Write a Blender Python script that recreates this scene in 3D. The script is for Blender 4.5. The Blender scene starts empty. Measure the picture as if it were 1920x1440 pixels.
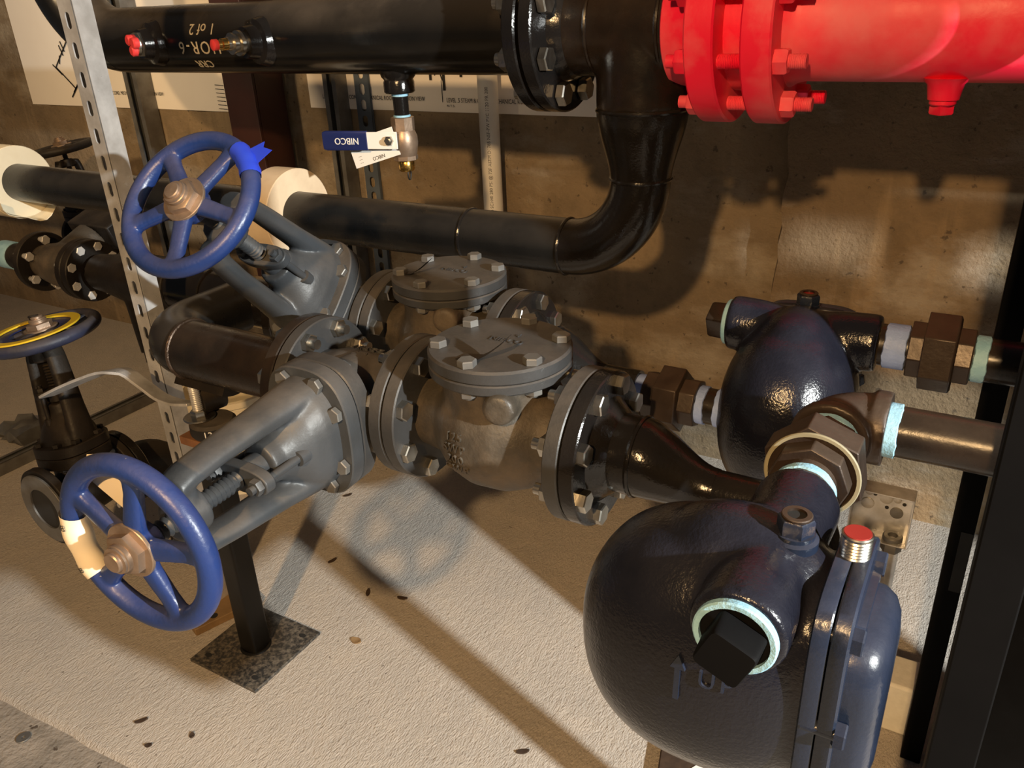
import bpy, math, random
import numpy as np
from mathutils import Vector, Matrix
random.seed(7)
R = math.radians
sc = bpy.context.scene
col = sc.collection

# ---------------------------------------------------------------- camera, world, lamps, exposure
cam = bpy.data.cameras.new('camera')
cam.sensor_width = 36.0
cam.lens = 1547.0 / 1920.0 * 36.0
cam.clip_start = 0.05
cam_o = bpy.data.objects.new('camera', cam)
col.objects.link(cam_o)
P_, Y_, RL_ = R(25.3), R(31.4), R(2.65)
h = np.array([-math.sin(Y_), math.cos(Y_), 0]); r_ = np.array([math.cos(Y_), math.sin(Y_), 0]); up_ = np.array([0, 0, 1.0])
F_ = math.cos(P_) * h - math.sin(P_) * up_
U_ = math.cos(P_) * up_ + math.sin(P_) * h
CR = math.cos(RL_) * r_ - math.sin(RL_) * U_
CU = math.cos(RL_) * U_ + math.sin(RL_) * r_
cam_o.matrix_world = Matrix(((CR[0], CU[0], -F_[0], 0), (CR[1], CU[1], -F_[1], 0), (CR[2], CU[2], -F_[2], 0), (0, 0, 0, 1)))
sc.camera = cam_o

w = bpy.data.worlds.new('world'); sc.world = w; w.use_nodes = True
w.node_tree.nodes['Background'].inputs[0].default_value = (0.92, 0.95, 1.0, 1)
w.node_tree.nodes['Background'].inputs[1].default_value = 0.045

def area(name, loc, target, sx, sy, power, color):
    l = bpy.data.lights.new(name, 'AREA'); l.shape = 'RECTANGLE'; l.size = sx; l.size_y = sy
    l.energy = power; l.color = color
    o = bpy.data.objects.new(name, l); col.objects.link(o)
    o.location = loc
    o.rotation_euler = (Vector(target) - Vector(loc)).to_track_quat('-Z', 'Y').to_euler()
    return o
area('warm_work_lamp', (0.12, -1.85, 1.15), (-0.7, 1.2, -0.6), 0.10, 0.10, 104, (1.0, 0.62, 0.28))
area('cool_side_lamp', (2.0, 0.20, 0.38), (-0.6, 1.0, -0.9), 0.055, 0.055, 165, (0.92, 0.94, 0.90))
left_lamp = area('warm_left_lamp', (-3.0, -1.2, 1.30), (-2.85, 2.2, -0.22), 0.25, 0.25, 4.5, (1.0, 0.70, 0.38))
left_lamp.data.spread = R(50)   # a hooded fixture

vs = sc.view_settings
vs.view_transform = 'Standard'; vs.look = 'None'; vs.exposure = 0.0; vs.gamma = 1.0; vs.use_curve_mapping = False

# ---------------------------------------------------------------- materials
def nodes(name):
    m = bpy.data.materials.new(name); m.use_nodes = True
    nt = m.node_tree
    return m, nt, nt.nodes, nt.links, nt.nodes['Principled BSDF']

def noise(nt, vec, scale, detail=4, rough=0.55):
    n = nt.nodes.new('ShaderNodeTexNoise'); n.inputs['Scale'].default_value = scale
    n.inputs['Detail'].default_value = detail; n.inputs['Roughness'].default_value = rough
    nt.links.new(vec, n.inputs['Vector'])
    return n.outputs['Fac']

def ramp(nt, fac, a, b, ca=(0, 0, 0, 1), cb=(1, 1, 1, 1)):
    n = nt.nodes.new('ShaderNodeValToRGB')
    n.color_ramp.elements[0].position = a; n.color_ramp.elements[1].position = b
    n.color_ramp.elements[0].color = ca; n.color_ramp.elements[1].color = cb
    nt.links.new(fac, n.inputs['Fac'])
    return n.outputs['Color']

def mix(nt, fac, a, b, mode='MIX'):
    n = nt.nodes.new('ShaderNodeMix'); n.data_type = 'RGBA'; n.blend_type = mode
    for sck, v in ((n.inputs[0], fac), (n.inputs[6], a), (n.inputs[7], b)):
        if isinstance(v, (int, float)): sck.default_value = v
        elif isinstance(v, tuple): sck.default_value = v if len(v) == 4 else v + (1,)
        else: nt.links.new(v, sck)
    return n.outputs[2]

def math_(nt, op, a, b=0.0):
    n = nt.nodes.new('ShaderNodeMath'); n.operation = op
    for i, v in enumerate((a, b)):
        if isinstance(v, (int, float)): n.inputs[i].default_value = v
        else: nt.links.new(v, n.inputs[i])
    return n.outputs[0]

def coords(nt):
    g = nt.nodes.new('ShaderNodeNewGeometry')
    return g.outputs['Position'], g.outputs['Normal']

def M(name, c1, c2=None, scale=9, rough=0.5, metal=0.0, bump=0.0, bscale=120, rvar=0.15, dust=None, damt=0.6, dscale=7,
      spot=None, sscale=30, sthr=0.68, coat=0.0, updust=True, spec=0.5):
    m, nt, N, L, B = nodes(name)
    pos, nor = coords(nt)
    c2 = c2 or tuple(x * 0.6 for x in c1)
    f = ramp(nt, noise(nt, pos, scale, 6), 0.35, 0.68)
    c = mix(nt, f, c1, c2)
    rgh = math_(nt, 'ADD', math_(nt, 'MULTIPLY', noise(nt, pos, scale * 2.3, 5), rvar * 2), rough - rvar)
    if spot:
        s = ramp(nt, noise(nt, pos, sscale, 3), sthr, sthr + 0.05)
        c = mix(nt, s, c, spot)
    if dust:
        d = ramp(nt, noise(nt, pos, dscale, 7, 0.6), 0.42, 0.66)
        if updust:
            sx = N.new('ShaderNodeSeparateXYZ'); L.new(nor, sx.inputs[0])
            z = ramp(nt, sx.outputs['Z'], 0.05, 0.85)
            d2 = math_(nt, 'MULTIPLY', math_(nt, 'ADD', d, 0.45), z)
        else:
            d2 = d
        fac = math_(nt, 'MULTIPLY', d2, damt)
        c = mix(nt, fac, c, dust)
        rgh = math_(nt, 'ADD', rgh, math_(nt, 'MULTIPLY', fac, 0.45))
    L.new(c, B.inputs['Base Color']); L.new(rgh, B.inputs['Roughness'])
    B.inputs['Metallic'].default_value = metal
    B.inputs['Coat Weight'].default_value = coat; B.inputs['Specular IOR Level'].default_value = spec
    if bump:
        b = N.new('ShaderNodeBump'); b.inputs['Strength'].default_value = bump; b.inputs['Distance'].default_value = 0.004
        L.new(noise(nt, pos, bscale, 3), b.inputs['Height']); L.new(b.outputs[0], B.inputs['Normal'])
    return m

DUST = (0.30, 0.25, 0.20)
MT = {}
MT['black'] = M('gloss_black_paint', (0.0065, 0.006, 0.006), (0.011, 0.009, 0.008), rough=0.16, rvar=0.08, bump=0.12, bscale=220, dust=(0.22, 0.18, 0.14), damt=0.05, dscale=6, spec=0.42)
MT['blackb'] = M('gloss_black_pipe_paint', (0.006, 0.006, 0.006), (0.011, 0.010, 0.009), rough=0.18, rvar=0.09, bump=0.05, bscale=60, dust=(0.24, 0.20, 0.16), damt=0.30, dscale=4, spec=0.40)
MT['greypipe'] = M('dusty_black_pipe', (0.007, 0.0072, 0.0076), (0.012, 0.012, 0.012), rough=0.28, bump=0.05, bscale=70, dust=(0.22, 0.18, 0.14), damt=0.10, dscale=5, spec=0.35)
MT['rust'] = M('bare_dark_steel', (0.020, 0.013, 0.009), (0.009, 0.0075, 0.0065), scale=14, rough=0.27, metal=0.0, bump=0.08, dust=(0.16, 0.11, 0.07), damt=0.12, dscale=9, spec=0.4)
MT['weld'] = M('weld_bead', (0.10, 0.07, 0.05), (0.05, 0.03, 0.02), scale=40, rough=0.35, metal=0.7, bump=0.5, bscale=160)
MT['iron'] = M('grey_iron_paint', (0.043, 0.044, 0.046), (0.032, 0.031, 0.030), rough=0.42, bump=0.10, bscale=150, dust=(0.16, 0.13, 0.10), damt=0.30, dscale=10)
MT['ironlt'] = M('grey_yoke_paint', (0.054, 0.059, 0.066), (0.040, 0.042, 0.044), rough=0.40, bump=0.08, bscale=160, dust=(0.20, 0.165, 0.13), damt=0.28, dscale=11)
MT['ironbrown'] = M('dusty_cast_iron', (0.054, 0.045, 0.034), (0.030, 0.027, 0.023), scale=13, rough=0.48, bump=0.22, bscale=170, dust=(0.25, 0.185, 0.12), damt=0.34, dscale=13, updust=False)
MT['dark'] = M('dark_old_iron', (0.008, 0.0065, 0.0055), (0.014, 0.011, 0.009), rough=0.5, bump=0.15, dust=(0.2, 0.15, 0.1), damt=0.10, dscale=9, spec=0.25)
MT['blue'] = M('blue_enamel', (0.013, 0.036, 0.155), (0.014, 0.030, 0.110), rough=0.33, bump=0.12, bscale=140, dust=(0.16, 0.14, 0.18), damt=0.22, dscale=14, spot=(0.5, 0.45, 0.38), sscale=70, sthr=0.74)
MT['bluedark'] = M('dusty_blue_enamel', (0.020, 0.026, 0.062), (0.014, 0.016, 0.028), rough=0.5, bump=0.12, dust=(0.12, 0.10, 0.09), damt=0.4, dscale=12)
MT['red'] = M('red_enamel', (0.92, 0.010, 0.055), (0.80, 0.008, 0.042), rough=0.42, bump=0.06, bscale=130, dust=(0.80, 0.32, 0.34), damt=0.42, dscale=6, updust=False, spec=0.4)
MT['zinc'] = M('zinc_steel', (0.62, 0.60, 0.55), (0.42, 0.39, 0.33), scale=30, rough=0.30, metal=1.0, rvar=0.08)
MT['galv'] = M('galvanised_steel', (0.72, 0.72, 0.72), (0.48, 0.48, 0.48), scale=18, rough=0.30, metal=0.45, dust=(0.30, 0.26, 0.21), damt=0.35, dscale=9, updust=False)
MT['galvdk'] = M('dull_galvanised_steel', (0.24, 0.24, 0.23), (0.15, 0.14, 0.13), scale=16, rough=0.5, metal=0.6)
MT['bluegrey'] = M('bluegrey_strut', (0.12, 0.15, 0.19), (0.09, 0.11, 0.14), scale=16, rough=0.55, metal=0.3)
MT['bronze'] = M('bronze', (0.42, 0.31, 0.23), (0.28, 0.20, 0.14), scale=25, rough=0.42, metal=0.7, bump=0.08)
MT['brass'] = M('brass', (0.80, 0.52, 0.16), (0.62, 0.38, 0.10), scale=25, rough=0.25, metal=1.0)
MT['trap'] = M('blueblack_trap_enamel', (0.0045, 0.0055, 0.0105), (0.007, 0.0072, 0.012), scale=7, rough=0.18, rvar=0.07, bump=0.20, bscale=260, dust=(0.075, 0.075, 0.105), damt=0.16, dscale=9, spec=0.5)  # settled dust tinted bluish-purple, putting the cool lamp's haze into the colour
MT['cover'] = M('blueblack_cover_enamel', (0.012, 0.019, 0.040), (0.009, 0.013, 0.024), rough=0.22, bump=0.10, bscale=200, dust=(0.09, 0.09, 0.12), damt=0.22, dscale=10, spec=0.5)
MT['mall'] = M('brown_malleable_iron', (0.036, 0.024, 0.018), (0.024, 0.016, 0.012), scale=18, rough=0.36, metal=0.25, bump=0.10, bscale=150, dust=(0.20, 0.145, 0.105), damt=0.22, spec=0.4)
MT['teal'] = M('pale_blue_thread_sealant', (0.34, 0.60, 0.76), (0.22, 0.44, 0.60), scale=40, rough=0.55, bump=0.3, bscale=200)
MT['lilac'] = M('lilac_thread_sealant', (0.30, 0.42, 0.80), (0.24, 0.34, 0.66), scale=45, rough=0.55, bump=0.3, bscale=200)
MT['oldpaint'] = M('faded_olive_paint', (0.30, 0.27, 0.18), (0.22, 0.20, 0.13), rough=0.6)
MT['greyink'] = M('grey_print', (0.16, 0.15, 0.14), rough=0.7)
MT['pvc'] = M('white_pvc', (0.80, 0.77, 0.70), (0.74, 0.70, 0.62), rough=0.42, bump=0.02)
MT['insul'] = M('cream_insulation', (0.82, 0.66, 0.46), (0.74, 0.58, 0.40), scale=20, rough=0.9, bump=0.1)
MT['insulw'] = M('white_insulation_jacket', (0.90, 0.82, 0.62), (0.84, 0.74, 0.54), scale=12, rough=0.8, bump=0.05)
MT['paper'] = M('drawing_paper', (0.92, 0.87, 0.80), (0.88, 0.82, 0.75), scale=3, rough=0.8, spec=0.2)
MT['label'] = M('cream_label_paper', (0.90, 0.80, 0.62), (0.86, 0.74, 0.54), scale=12, rough=0.7)
MT['white'] = M('white_card', (0.88, 0.87, 0.83), (0.84, 0.82, 0.78), rough=0.6)
MT['ink'] = M('black_print', (0.02, 0.02, 0.02), rough=0.7)
MT['inkblue'] = M('blue_print', (0.05, 0.09, 0.20), rough=0.7)
MT['chalk'] = M('cream_paint_marker', (0.62, 0.56, 0.44), (0.55, 0.48, 0.36), rough=0.7)
MT['tape'] = M('bright_blue_tape', (0.020, 0.050, 0.62), (0.03, 0.07, 0.50), rough=0.5)
MT['navy'] = M('navy_vinyl_grip', (0.012, 0.022, 0.110), (0.010, 0.018, 0.09), rough=0.40)
MT['maroon'] = M('maroon_primer_steel', (0.052, 0.016, 0.012), (0.032, 0.012, 0.010), scale=6, rough=0.5, bump=0.08)
MT['rack'] = M('black_rack_enamel', (0.003, 0.003, 0.0035), (0.0045, 0.0045, 0.005), rough=0.6, spot=(0.06, 0.06, 0.06), sscale=45, sthr=0.77, spec=0.08)
MT['plate'] = M('scuffed_black_plate', (0.026, 0.026, 0.027), (0.042, 0.040, 0.036), rough=0.5, bump=0.2, bscale=90, dust=(0.26, 0.22, 0.17), damt=0.60, dscale=110, updust=False)
MT['post'] = M('scratched_black_post', (0.0055, 0.0055, 0.0055), (0.010, 0.009, 0.008), rough=0.36, spot=(0.42, 0.38, 0.32), sscale=75, sthr=0.755, spec=0.25)
MT['yellow'] = M('yellow_plastic', (0.72, 0.50, 0.03), (0.66, 0.44, 0.02), rough=0.35)
MT['leaf'] = M('brown_leaf_scrap', (0.055, 0.032, 0.018), (0.035, 0.020, 0.012), scale=60, rough=0.8)
MT['wood'] = M('brown_board', (0.30, 0.19, 0.09), (0.20, 0.12, 0.05), scale=20, rough=0.7, bump=0.2)
MT['redcap'] = M('dull_red_plastic', (0.30, 0.028, 0.022), (0.24, 0.02, 0.016), rough=0.45)
MT['pink'] = M('red_plug_plastic', (0.80, 0.06, 0.06), (0.72, 0.05, 0.05), rough=0.35)
MT['rubber'] = M('black_rubber', (0.014, 0.013, 0.012), (0.02, 0.018, 0.016), rough=0.55, dust=DUST, damt=0.3, spec=0.3)
MT['foam'] = M('white_foam', (0.80, 0.78, 0.70), (0.72, 0.70, 0.62), scale=60, rough=0.9, bump=0.2)
MT['orange'] = M('rust_orange_steel', (0.26, 0.12, 0.05), (0.16, 0.07, 0.03), scale=30, rough=0.7)

def mat_floor():
    m, nt, N, L, B = nodes('concrete_floor'); pos, nor = coords(nt)
    c = mix(nt, ramp(nt, noise(nt, pos, 2.2, 6), 0.30, 0.72), (0.52, 0.470, 0.415), (0.42, 0.385, 0.345))
    c = mix(nt, math_(nt, 'MULTIPLY', ramp(nt, noise(nt, pos, 16, 6), 0.45, 0.75), 0.45), c, (0.56, 0.49, 0.41))
    c = mix(nt, math_(nt, 'MULTIPLY', ramp(nt, noise(nt, pos, 220, 3), 0.45, 0.75), 0.28), c, (0.24, 0.20, 0.16))
    sp = ramp(nt, noise(nt, pos, 62, 2), 0.735, 0.76)
    c = mix(nt, math_(nt, 'MULTIPLY', sp, 0.75), c, (0.09, 0.065, 0.045))
    L.new(c, B.inputs['Base Color']); B.inputs['Roughness'].default_value = 0.82
    mp = N.new('ShaderNodeMapping'); mp.inputs['Scale'].default_value = (1.0, 0.42, 1.0); mp.inputs['Rotation'].default_value = (0, 0, R(25))
    L.new(pos, mp.inputs['Vector'])
    hgt = math_(nt, 'ADD', noise(nt, mp.outputs[0], 300, 3, 0.6), math_(nt, 'MULTIPLY', noise(nt, mp.outputs[0], 90, 5, 0.6), 1.0))
    b = N.new('ShaderNodeBump'); b.inputs['Strength'].default_value = 1.0; b.inputs['Distance'].default_value = 0.0045
    L.new(hgt, b.inputs['Height']); L.new(b.outputs[0], B.inputs['Normal'])
    return m
def mat_wall(name, ca, cb, cc, bs):
    m, nt, N, L, B = nodes(name); pos, nor = coords(nt)
    c = mix(nt, ramp(nt, noise(nt, pos, 1.7, 6), 0.36, 0.66), ca, cb)
    mp = N.new('ShaderNodeMapping'); mp.inputs['Scale'].default_value = (0.7, 1, 1.5); L.new(pos, mp.inputs['Vector'])
    c = mix(nt, math_(nt, 'MULTIPLY', ramp(nt, noise(nt, mp.outputs[0], 3.0, 9, 0.62), 0.50, 0.62), 0.7), c, cc)  # paler grey noise patches put a lit-wall tone into the concrete colour
    c = mix(nt, math_(nt, 'MULTIPLY', ramp(nt, noise(nt, pos, 9, 10, 0.68), 0.47, 0.66), 0.62), c, tuple(x * 0.50 for x in ca))
    mp2 = N.new('ShaderNodeMapping'); mp2.inputs['Scale'].default_value = (5.0, 1, 0.5); L.new(pos, mp2.inputs['Vector'])
    c = mix(nt, math_(nt, 'MULTIPLY', ramp(nt, noise(nt, mp2.outputs[0], 2.6, 6), 0.56, 0.70), 0.35), c, tuple(min(1, x * 1.5) for x in ca))
    sp = ramp(nt, noise(nt, pos, 46, 4), 0.655, 0.70)
    c = mix(nt, math_(nt, 'MULTIPLY', sp, 0.7), c, (0.07, 0.05, 0.035))
    L.new(c, B.inputs['Base Color']); B.inputs['Roughness'].default_value = 0.9
    hgt = math_(nt, 'ADD', noise(nt, pos, 14, 10, 0.68), math_(nt, 'MULTIPLY', noise(nt, pos, 70, 6, 0.6), 0.5))
    b = N.new('ShaderNodeBump'); b.inputs['Strength'].default_value = bs; b.inputs['Distance'].default_value = 0.012
    L.new(hgt, b.inputs['Height']); L.new(b.outputs[0], B.inputs['Normal'])
    return m
MT['floor'] = mat_floor()
MT['floorlow'] = M('dirty_lower_concrete', (0.34, 0.30, 0.26), (0.20, 0.18, 0.155), scale=14, rough=0.85, bump=0.9, bscale=90, rvar=0.05, spot=(0.08, 0.06, 0.045), sscale=42, sthr=0.66)
MT['wall'] = mat_wall('board_formed_concrete', (0.30, 0.22, 0.13), (0.19, 0.14, 0.088), (0.40, 0.345, 0.265), 0.8)
MT['wallr'] = mat_wall('rough_concrete', (0.32, 0.225, 0.125), (0.20, 0.140, 0.082), (0.46, 0.40, 0.32), 1.0)

# ---------------------------------------------------------------- mesh helpers
V = lambda *a: np.array(a, float)
def unit(v): v = np.array(v, float); return v / np.linalg.norm(v)
def perp(a, hint=None):
    a = unit(a); t = np.array(hint, float) if hint is not None else (V(0, 0, 1) if abs(a[2]) < 0.9 else V(0, 1, 0))
    u = unit(np.cross(t, a)); v = np.cross(a, u)
    return u, v, a

class MB:
    def __init__(s): s.v = []; s.f = []
    def add(s, vs, fs):
        k = len(s.v); s.v += [tuple(map(float, p)) for p in vs]; s.f += [tuple(i + k for i in f) for f in fs]; return s
    def rings(s, rings, cap0=True, cap1=True, closed=False):
        n = len(rings[0]); vs = [p for r in rings for p in r]; fs = []
        m = len(rings); rng = range(m if closed else m - 1)
        for i in rng:
            j = (i + 1) % m
            for k in range(n):
                l = (k + 1) % n
                fs.append((i * n + k, i * n + l, j * n + l, j * n + k))
        if not closed:
            if cap0: fs.append(tuple(reversed(range(n))))
            if cap1: fs.append(tuple((m - 1) * n + k for k in range(n)))
        return s.add(vs, fs)
    def lathe(s, prof, o, axis, n=40, cap=True, hint=None):
        u, v, a = perp(axis, hint); o = np.array(o, float); rg = []
        for (x, r) in prof:
            rg.append([o + a * x + max(r, 1e-5) * (math.cos(2 * math.pi * k / n) * u + math.sin(2 * math.pi * k / n) * v) for k in range(n)])
        return s.rings(rg, cap, cap)
    def cyl(s, o, axis, x0, x1, r, n=32, ch=0.0):
        if ch: return s.lathe([(x0, r - ch), (x0 + ch, r), (x1 - ch, r), (x1, r - ch)], o, axis, n)
        return s.lathe([(x0, r), (x1, r)], o, axis, n)
    def ring(s, o, axis, x0, x1, ri, ro, n=48, ch=0.0012):
        u, v, a = perp(axis); o = np.array(o, float)
        pr = [(x0, ri), (x0, ro - ch), (x0 + ch, ro), (x1 - ch, ro), (x1, ro - ch), (x1, ri)]
        rg = [[o + a * x + r * (math.cos(2 * math.pi * k / n) * u + math.sin(2 * math.pi * k / n) * v) for k in range(n)] for x, r in pr]
        return s.rings(rg, closed=True)
    def torus(s, o, axis, RR, r, n=64, m=14, sq=1.0):
        u, v, a = perp(axis); o = np.array(o, float); rg = []
        for i in range(n):
            t = 2 * math.pi * i / n; d = math.cos(t) * u + math.sin(t) * v
            rg.append([o + d * (RR + r * math.cos(2 * math.pi * k / m)) + a * r * sq * math.sin(2 * math.pi * k / m) for k in range(m)])
        return s.rings(rg, closed=True)
    def tube(s, pts, rad, n=32, cap=True, hint=None):
        pts = [np.array(p, float) for p in pts]; m = len(pts)
        if not hasattr(rad, '__len__'): rad = [rad] * m
        T = [unit(pts[min(i + 1, m - 1)] - pts[max(i - 1, 0)]) for i in range(m)]
        u, v, _ = perp(T[0], hint); rg = []
        for i in range(m):
            u = unit(u - T[i] * (u @ T[i])); v = np.cross(T[i], u)
            rg.append([pts[i] + rad[i] * (math.cos(2 * math.pi * k / n) * u + math.sin(2 * math.pi * k / n) * v) for k in range(n)])
        return s.rings(rg, cap, cap)
    def box(s, c, hs, ax=None):
        c = np.array(c, float); ax = ax if ax is not None else (V(1, 0, 0), V(0, 1, 0), V(0, 0, 1))
        vs = [c + sum((hs[i] * sg[i]) * np.array(ax[i]) for i in range(3)) for sg in
              [(-1, -1, -1), (1, -1, -1), (1, 1, -1), (-1, 1, -1), (-1, -1, 1), (1, -1, 1), (1, 1, 1), (-1, 1, 1)]]
        return s.add(vs, [(0, 3, 2, 1), (4, 5, 6, 7), (0, 1, 5, 4), (1, 2, 6, 5), (2, 3, 7, 6), (3, 0, 4, 7)])
    def loft(s, secs, ux, uy, n=40, cap=True):
        # secs: (centre, rx, ry, exponent) superellipse sections
        ux = np.array(ux, float); uy = np.array(uy, float); rg = []
        for c, rx, ry, e in secs:
            ring = []
            for k in range(n):
                t = 2 * math.pi * k / n; ct, st = math.cos(t), math.sin(t)
                ring.append(np.array(c, float) + ux * rx * math.copysign(abs(ct) ** (2 / e), ct) + uy * ry * math.copysign(abs(st) ** (2 / e), st))
            rg.append(ring)
        return s.rings(rg, cap, cap)
    def hexa(s, o, axis, x0, x1, r, n=6, rot=0.0, ch=0.15):
        u, v, a = perp(axis); o = np.array(o, float); rg = []
        hgt = x1 - x0
        for x, rr in ((x0, r), (x1 - abs(hgt) * ch * (1 if hgt > 0 else -1), r), (x1, r * 0.90)):
            rg.append([o + a * x + rr * (math.cos(2 * math.pi * k / n + rot) * u + math.sin(2 * math.pi * k / n + rot) * v) for k in range(n)])
        return s.rings(rg)
    def poly(s, pts, nrm, th):
        pts = [np.array(p, float) for p in pts]; d = np.array(nrm, float) * th
        return s.rings([pts, [p + d for p in pts]])
    def supell(s, c, ax, rad, e1=0.8, e2=0.8, n=40, m=24):
        rg = []
        pw = lambda x, e: math.copysign(abs(x) ** e, x)
        for j in range(1, m):
            ph = -math.pi / 2 + math.pi * j / m
            rg.append([np.array(c, float) + ax[0] * rad[0] * pw(math.cos(ph), e1) * pw(math.cos(2 * math.pi * k / n), e2)
                       + ax[1] * rad[1] * pw(math.cos(ph), e1) * pw(math.sin(2 * math.pi * k / n), e2)
                       + ax[2] * rad[2] * pw(math.sin(ph), e1) for k in range(n)])
        return s.rings(rg)
    def mesh(s, name, off=(0, 0, 0), ang=38):
        me = bpy.data.meshes.new(name)
        o = np.array(off, float)
        me.from_pydata([tuple(np.array(p) - o) for p in s.v], [], s.f)
        me.update()
        import bmesh
        bm = bmesh.new(); bm.from_mesh(me); bmesh.ops.recalc_face_normals(bm, faces=bm.faces); bm.to_mesh(me); bm.free()
        me.polygons.foreach_set('use_smooth', [True] * len(me.polygons))
        me.set_sharp_from_angle(angle=R(ang))
        return me

def thing(name, label, cat, loc, group=None):
    o = bpy.data.objects.new(name, None); col.objects.link(o); o.empty_display_size = 0.05
    o.location = loc; o['label'] = label; o['category'] = cat
    if group: o['group'] = group
    o['_l'] = tuple(map(float, loc))
    return o
def woff(parent): 
    return tuple(parent['_l'])
def part(name, mb, mat, parent, bevel=0.0, ang=38, remesh=0.0, smooth=0, label=None, kind=None):
    off = woff(parent)
    me = mb.mesh(name, off, ang); me.materials.append(MT[mat])
    o = bpy.data.objects.new(name, me); col.objects.link(o); o.parent = parent
    o['_l'] = off
    mods(o, bevel, remesh, smooth)
    if label: o['label'] = label
    if kind: o['kind'] = kind
    return o
def mods(o, bevel=0, remesh=0, smooth=0):
    if remesh:
        r = o.modifiers.new('remesh', 'REMESH'); r.mode = 'VOXEL'; r.voxel_size = remesh; r.use_smooth_shade = True
        if smooth:
            m = o.modifiers.new('smooth', 'SMOOTH'); m.iterations = smooth; m.factor = 0.5
    if bevel:
        b = o.modifiers.new('bevel', 'BEVEL'); b.width = bevel; b.segments = 2; b.limit_method = 'ANGLE'; b.angle_limit = R(40)
def solo(name, mb, mat, label, cat, loc, group=None, bevel=0, ang=38, kind=None, remesh=0, smooth=0):
    me = mb.mesh(name, loc, ang); me.materials.append(MT[mat])
    o = bpy.data.objects.new(name, me); col.objects.link(o); o.location = loc
    if label: o['label'] = label
    if cat: o['category'] = cat
    if group: o['group'] = group
    if kind: o['kind'] = kind
    o['_l'] = tuple(map(float, loc))
    mods(o, bevel, remesh, smooth)
    return o
def struct(name, mb, mat, ang=38):
    return solo(name, mb, mat, None, None, (0, 0, 0), kind='structure', ang=ang)

_bm = {}
def bolt_mesh(key, L, d, hh=None, two=True, mat='zinc', tail=0.012):
    if key in _bm: return _bm[key]
    hh = hh or d * 0.7; b = MB()
    b.hexa((0, 0, 0), (0, 0, 1), L / 2, L / 2 + hh, d * 0.95)
    b.cyl((0, 0, 0), (0, 0, 1), -L / 2 - (hh + tail if two else 0), L / 2, d * 0.5, 14)
    if two: b.hexa((0, 0, 0), (0, 0, -1), L / 2, L / 2 + hh, d * 0.95, rot=0.4)
    me = b.mesh('bolt'); me.materials.append(MT[mat]); _bm[key] = me
    return me
def inst(name, me, parent, pos, axis, roll=0.0):
    o = bpy.data.objects.new(name, me); col.objects.link(o); o.parent = parent
    q = Vector(axis).to_track_quat('Z', 'Y').to_matrix().to_4x4()
    rel = Vector(pos) - Vector(woff(parent))
    o.matrix_local = Matrix.Translation(rel) @ q @ Matrix.Rotation(roll, 4, 'Z')
    return o
def bolt_circle(parent, me, c, axis, rad, n, phase=None, name='bolt', skip=()):
    u, v, a = perp(axis); ph = math.pi / n if phase is None else phase
    for k in range(n):
        if k in skip: continue
        t = 2 * math.pi * k / n + ph
        inst(name, me, parent, np.array(c, float) + rad * (math.cos(t) * u + math.sin(t) * v), a, roll=random.uniform(0, 1))

def text_add(mb, s, size, fn, depth=0.001, align='CENTER', shear=0.0, spacing=1.0, width=None):
    cu = bpy.data.curves.new('t', 'FONT'); cu.body = s; cu.size = size; cu.align_x = align; cu.align_y = 'CENTER'
    cu.extrude = depth / 2; cu.resolution_u = 3; cu.shear = shear; cu.space_character = spacing
    o = bpy.data.objects.new('t', cu); me = o.to_mesh()
    xs = [p.co.x for p in me.vertices]; kx = width / (max(xs) - min(xs)) if width else 1.0
    mb.add([fn(p.co.x * kx, p.co.y, p.co.z + depth / 2) for p in me.vertices], [tuple(p.vertices) for p in me.polygons])
    o.to_mesh_clear(); bpy.data.objects.remove(o); bpy.data.curves.remove(cu)
    return mb
def plane_fn(o, ux, uy, un):
    o, ux, uy, un = [np.array(x, float) for x in (o, ux, uy, un)]
    return lambda x, y, z: o + ux * x + uy * y + un * z
def arc(c, a, b, Rr, t0, t1, n=14):
    c, a, b = [np.array(x, float) for x in (c, a, b)]
    return [c + Rr * (math.cos(t0 + (t1 - t0) * i / n) * a + math.sin(t0 + (t1 - t0) * i / n) * b) for i in range(n + 1)]
X, Yv, Zv = V(1, 0, 0), V(0, 1, 0), V(0, 0, 1)
FZ = -1.357           # floor height below the lens
WY = 2.25             # back wall

# ================================================================= setting
b = MB(); ed = lambda x: 0.578 + 0.045 * (x + 1.725)
top = [(-6, ed(-6), FZ), (2.5, ed(2.5), FZ), (2.5, 2.4, FZ), (-6, 2.4, FZ)]
xe = np.linspace(-6, 2.5, 170); re_ = np.random.default_rng(11)
e1_ = [ed(x) + 0.0012 * re_.normal() for x in xe]
vs = []; fs = []
for i, x in enumerate(xe):
    vs += [(x, 2.4, FZ), (x, e1_[i] + 0.004, FZ), (x, e1_[i] - 0.004, FZ - 0.003), (x, e1_[i] - 0.012, FZ - 0.010)]
    if i:
        k = 4 * i
        for j in range(3): fs.append((k - 4 + j, k + j, k + j + 1, k - 3 + j))
b.add(vs, fs); struct('floor', b, 'floor', 50)
b = MB(); b.add([(-6, -4, FZ - 0.008), (2.5, -4, FZ - 0.008), (2.5, ed(2.5) + 0.1, FZ - 0.008), (-6, ed(-6) + 0.1, FZ - 0.008)], [(0, 1, 2, 3)])
struct('floor', b, 'floorlow', 20)
b = MB()
zs = np.linspace(FZ - 0.05, 1.3, 60); rnd = np.random.default_rng(3)
jag = [-0.497 + 0.006 * rnd.normal() for _ in zs]
b.add([(-6, WY, FZ - 0.05), (-0.3, WY, FZ - 0.05), (-0.3, WY, 1.3), (-6, WY, 1.3)], [(0, 1, 2, 3)])
struct('wall_back', b, 'wall')
b = MB(); vs = []; fs = []
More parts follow.
